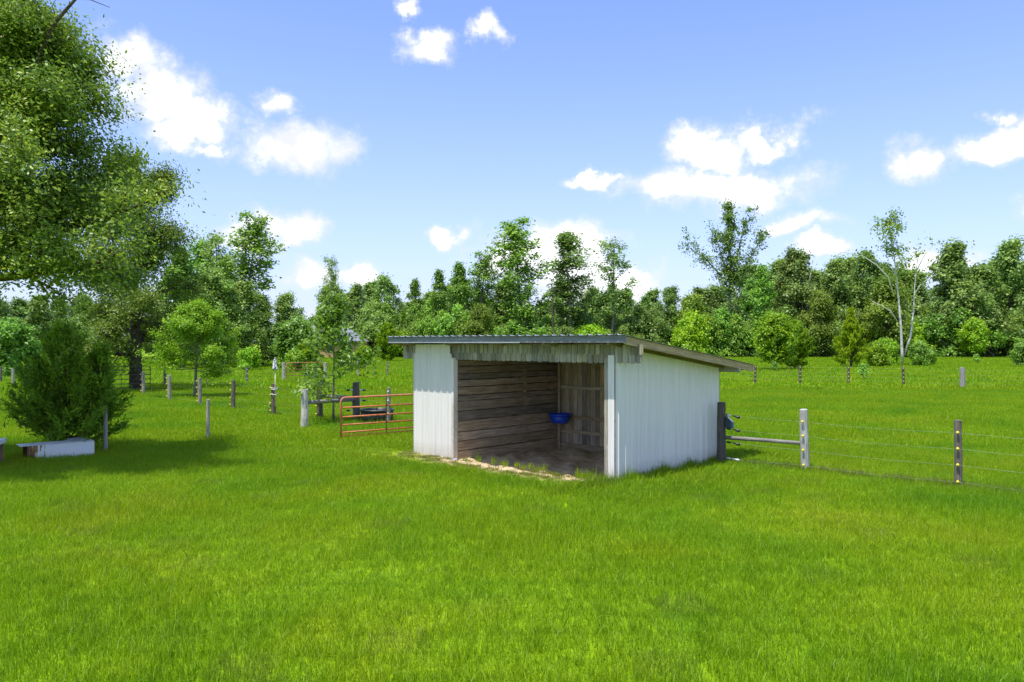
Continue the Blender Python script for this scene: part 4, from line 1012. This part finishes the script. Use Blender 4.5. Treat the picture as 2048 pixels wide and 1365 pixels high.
def blades(rng, n, half, h0, w0, lean=.45):
    b = np.stack([rng.uniform(-half, half, n), rng.uniform(-half, half, n), np.zeros(n)], 1)
    az = rng.uniform(0, 2 * np.pi, n); face = rng.uniform(0, 2 * np.pi, n)
    h = h0 * rng.lognormal(-.05, .32, n); l = np.abs(rng.normal(0, lean, n)) * h
    d = np.stack([np.cos(az), np.sin(az), np.zeros(n)], 1); s = np.stack([np.cos(face), np.sin(face), np.zeros(n)], 1) * (w0 * rng.uniform(.6, 1.3, n))[:, None] * .5
    m = b + d * (l * .35)[:, None]; m[:, 2] = h * .55; tip = b + d * l[:, None] * 1.15; tip[:, 2] = h * np.clip(1.05 - .35 * (l / h) ** 2, .4, 1)
    return np.stack([b - s, b + s, m + s * .8, tip, m - s * .8], 1), np.clip(rng.beta(2.4, 2.2, n) * .93 + (rng.random(n) > .972) * .5, 0, 1)

def proto(name, rng, n, half, h0, w0, lean=.45, stems=0):
    Q, t = blades(rng, n, half, h0, w0, lean)
    if stems:
        Q2, t2 = blades(rng, stems, half, h0 * 1.8, w0 * .6, .35); Q = np.concatenate([Q, Q2]); t = np.concatenate([t, np.full(stems, .97)])
    me = blade_mesh(name, Q, M['grass'], t); return bpy.data.objects.new(name, me)

def scatter(name, label, protos, pts):
    """pts rows: x, y, rot, scale, zscale, dry"""
    pts = np.array(pts); me = bpy.data.meshes.new(name); n = len(pts); me.vertices.add(n)
    co = np.zeros((n, 3)); co[:, :2] = pts[:, :2]; me.vertices.foreach_set('co', co.reshape(-1).astype(np.float32))
    rng = np.random.default_rng(n)
    for nm, c in (('rotz', 2), ('scl', 3), ('zscl', 4), ('dry', 5)):
        me.attributes.new(nm, 'FLOAT', 'POINT').data.foreach_set('value', pts[:, c].astype(np.float32))
    me.attributes.new('pick', 'INT', 'POINT').data.foreach_set('value', rng.integers(0, len(protos), n).astype(np.int32))
    me.materials.append(M['grass']); o = link(name, me); tag(o, label, 'grass', None, 'stuff')
    ng = bpy.data.node_groups.new(name, 'GeometryNodeTree'); ng.interface.new_socket('Geometry', in_out='INPUT', socket_type='NodeSocketGeometry'); ng.interface.new_socket('Geometry', in_out='OUTPUT', socket_type='NodeSocketGeometry')
    N = ng.nodes.new; L = ng.links.new; gi = N('NodeGroupInput'); go = N('NodeGroupOutput'); iop = N('GeometryNodeInstanceOnPoints'); jn = N('GeometryNodeJoinGeometry')
    for p in protos:
        oi = N('GeometryNodeObjectInfo'); oi.inputs['Object'].default_value = p; oi.inputs['As Instance'].default_value = True; L(oi.outputs['Geometry'], jn.inputs[0])
    def attr(nm, ty='FLOAT'):
        a = N('GeometryNodeInputNamedAttribute'); a.data_type = ty; a.inputs['Name'].default_value = nm; return a.outputs['Attribute']
    cr = N('ShaderNodeCombineXYZ'); L(attr('rotz'), cr.inputs['Z']); cs = N('ShaderNodeCombineXYZ'); s = attr('scl'); L(s, cs.inputs['X']); L(s, cs.inputs['Y']); L(attr('zscl'), cs.inputs['Z'])
    L(gi.outputs[0], iop.inputs['Points']); L(jn.outputs[0], iop.inputs['Instance']); iop.inputs['Pick Instance'].default_value = True; L(attr('pick', 'INT'), iop.inputs['Instance Index'])
    L(cr.outputs[0], iop.inputs['Rotation']); L(cs.outputs[0], iop.inputs['Scale']); L(iop.outputs[0], go.inputs[0])
    o.modifiers.new('scatter', 'NODES').node_group = ng
    return o

def seg_d(x, y, a, b):
    ax, ay = a; bx, by = b; t = max(0, min(1, ((x - ax) * (bx - ax) + (y - ay) * (by - ay)) / ((bx - ax) ** 2 + (by - ay) ** 2)))
    return math.hypot(x - ax - t * (bx - ax), y - ay - t * (by - ay))

def build_grass():
    rng = np.random.default_rng(99); P90 = math.pi / 2
    near = [proto('grass_near_patch', rng, 900, .27, .085, .0056, .6, 7) for _ in range(5)]
    tuft = [proto('grass_tuft', rng, 52, .085, .10, .0075, .55) for _ in range(4)]
    mid = [proto('grass_mid_patch', rng, 1300, .54, .10, .0115, .5) for _ in range(4)]
    far = [proto('grass_far_patch', rng, 1300, 2.15, .14, .055, .4) for _ in range(3)]
    a, b, c, d = [], [], [], []
    def wave(x, y): return .5 + .22 * math.sin(x * .9 + 1.3 * math.sin(y * .7)) + .2 * math.sin(y * 1.3 + x * .37) + .12 * math.sin(3.1 * x - 2.3 * y)
    def vis(x, y, m): return abs(x) < y * .72 + m
    def dryness(x, y):
        u, v = shed_local(x, y); q = 0
        if -.3 < u < 6.3 and -1.25 < v < 0: q = max(q, .9 * (1 - abs(v + .35) / 1.0)) * (1 if u < 5.6 else .5)
        f = min(seg_d(x, y, P0, P1), seg_d(x, y, P1, P2), seg_d(x, y, P2, P3)); q = max(q, .75 * math.exp(-(f / .16) ** 2) * (.4 + .6 * wave(x * 3, y * 3)))
        k = math.sin(x * 1.7 + 2.1 * math.sin(y * .9)) * math.sin(y * 2.3 + 1.7 * math.sin(x * 1.1 + 2)); q = max(q, (k - .82) * 1.6)      # thin worn spots
        return max(0, min(1, q))
    y = 3.0
    while y < 20.5:
        x = -y * .72 - 4.0
        while x < y * .72 + 4.0:
            u, v = shed_local(x, y); du = max(-u, u - W, 0); dv = max(-v, v - D, 0); dd = math.hypot(du, dv)
            zs = (.75 + .5 * wave(x, y))
            if dd > 1.3: a.append((x + rng.uniform(-.05, .05), y + rng.uniform(-.05, .05), rng.integers(4) * P90 + rng.uniform(-.2, .2), 1, zs * rng.uniform(.85, 1.15), dryness(x, y)))
            x += .5
        y += .5
    # round the shed, tuft by tuft
    u = -1.6
    while u < W + 1.6:
        v = -1.6
        while v < D + 1.6:
            uu, vv = u + rng.uniform(-.06, .06), v + rng.uniform(-.06, .06)
            inside = -.02 < uu < W + .03 and -.09 < vv < D + .05
            x, y = shed_world(uu, vv); dr = dryness(x, y); z = .75 + .5 * wave(x, y)
            if -1.2 < vv < -.05 and uu < 5.6: z *= .55
            if W < uu < W + .16: z *= 1.7
            edge = -.10 - .18 * max(0, 1 - abs(uu - 2.7) / 1.3) + .07 * math.sin(uu * 7)
            bare = 1.44 < uu < 5.75 and vv > edge and rng.random() > .06
            thin = -1.1 < vv < 0 and uu < 5.7 and rng.random() < .55
            if not inside and not bare and not thin: c.append((x, y, rng.uniform(0, 6.28), 1.15, z * rng.uniform(.7, 1.3), dr))
            v += .115
        u += .115
    for _ in range(20):          # weeds standing in the mouth of the stall
        uu = rng.uniform(2.0, 5.75) if rng.random() > .3 else rng.uniform(5.2, 5.75); x, y = shed_world(uu, rng.uniform(-.28, .12)); c.append((x, y, rng.uniform(0, 6), .75, rng.uniform(.8, 1.7), .0))
    for _ in range(90):         # dry tufts along the foot of the fence
        t = rng.uniform(0, 1); A, B = ((P0, P1), (P1, P2), (P1, P2), (P2, P3))[rng.integers(4)]
        c.append((A[0] + (B[0] - A[0]) * t + rng.normal(0, .09), A[1] + (B[1] - A[1]) * t + rng.normal(0, .09), rng.uniform(0, 6.28), 1.3, rng.uniform(.9, 1.35), rng.uniform(.25, .8)))
    y = 20.5
    while y < 46:
        x = -y * .72 - 3
        while x < y * .72 + 3:
            uu, vv = shed_local(x, y)
            if not (-1.5 < uu < W + 1.5 and -1.5 < vv < D + 1.5) or (vv > D + .55 or uu < -.55): b.append((x + rng.uniform(-.1, .1), y + rng.uniform(-.1, .1), rng.integers(4) * P90 + rng.uniform(-.2, .2), 1.0, (.75 + .5 * wave(x, y)) * rng.uniform(.85, 1.15), 0))
            x += 1
        y += 1
    y = 46
    while y < 150:
        x = -y * .70 - 4
        while x < y * .70 + 4:
            d.append((x + rng.uniform(-.5, .5), y + rng.uniform(-.5, .5), rng.uniform(0, 6.28), 1.05, rng.uniform(.8, 1.3), 0)); x += 4
        y += 4
    scatter('near_grass', 'ankle-high bright grass of the foreground', near, a)
    scatter('mid_grass', 'bright grass of the paddocks behind the shed', mid, b)
    scatter('shed_grass', 'short and tufted grass round the shed', tuft, c)
    scatter('far_grass', 'grass of the far fields', far, d)
    print('grass', len(a), len(b), len(c), len(d))
build_grass()
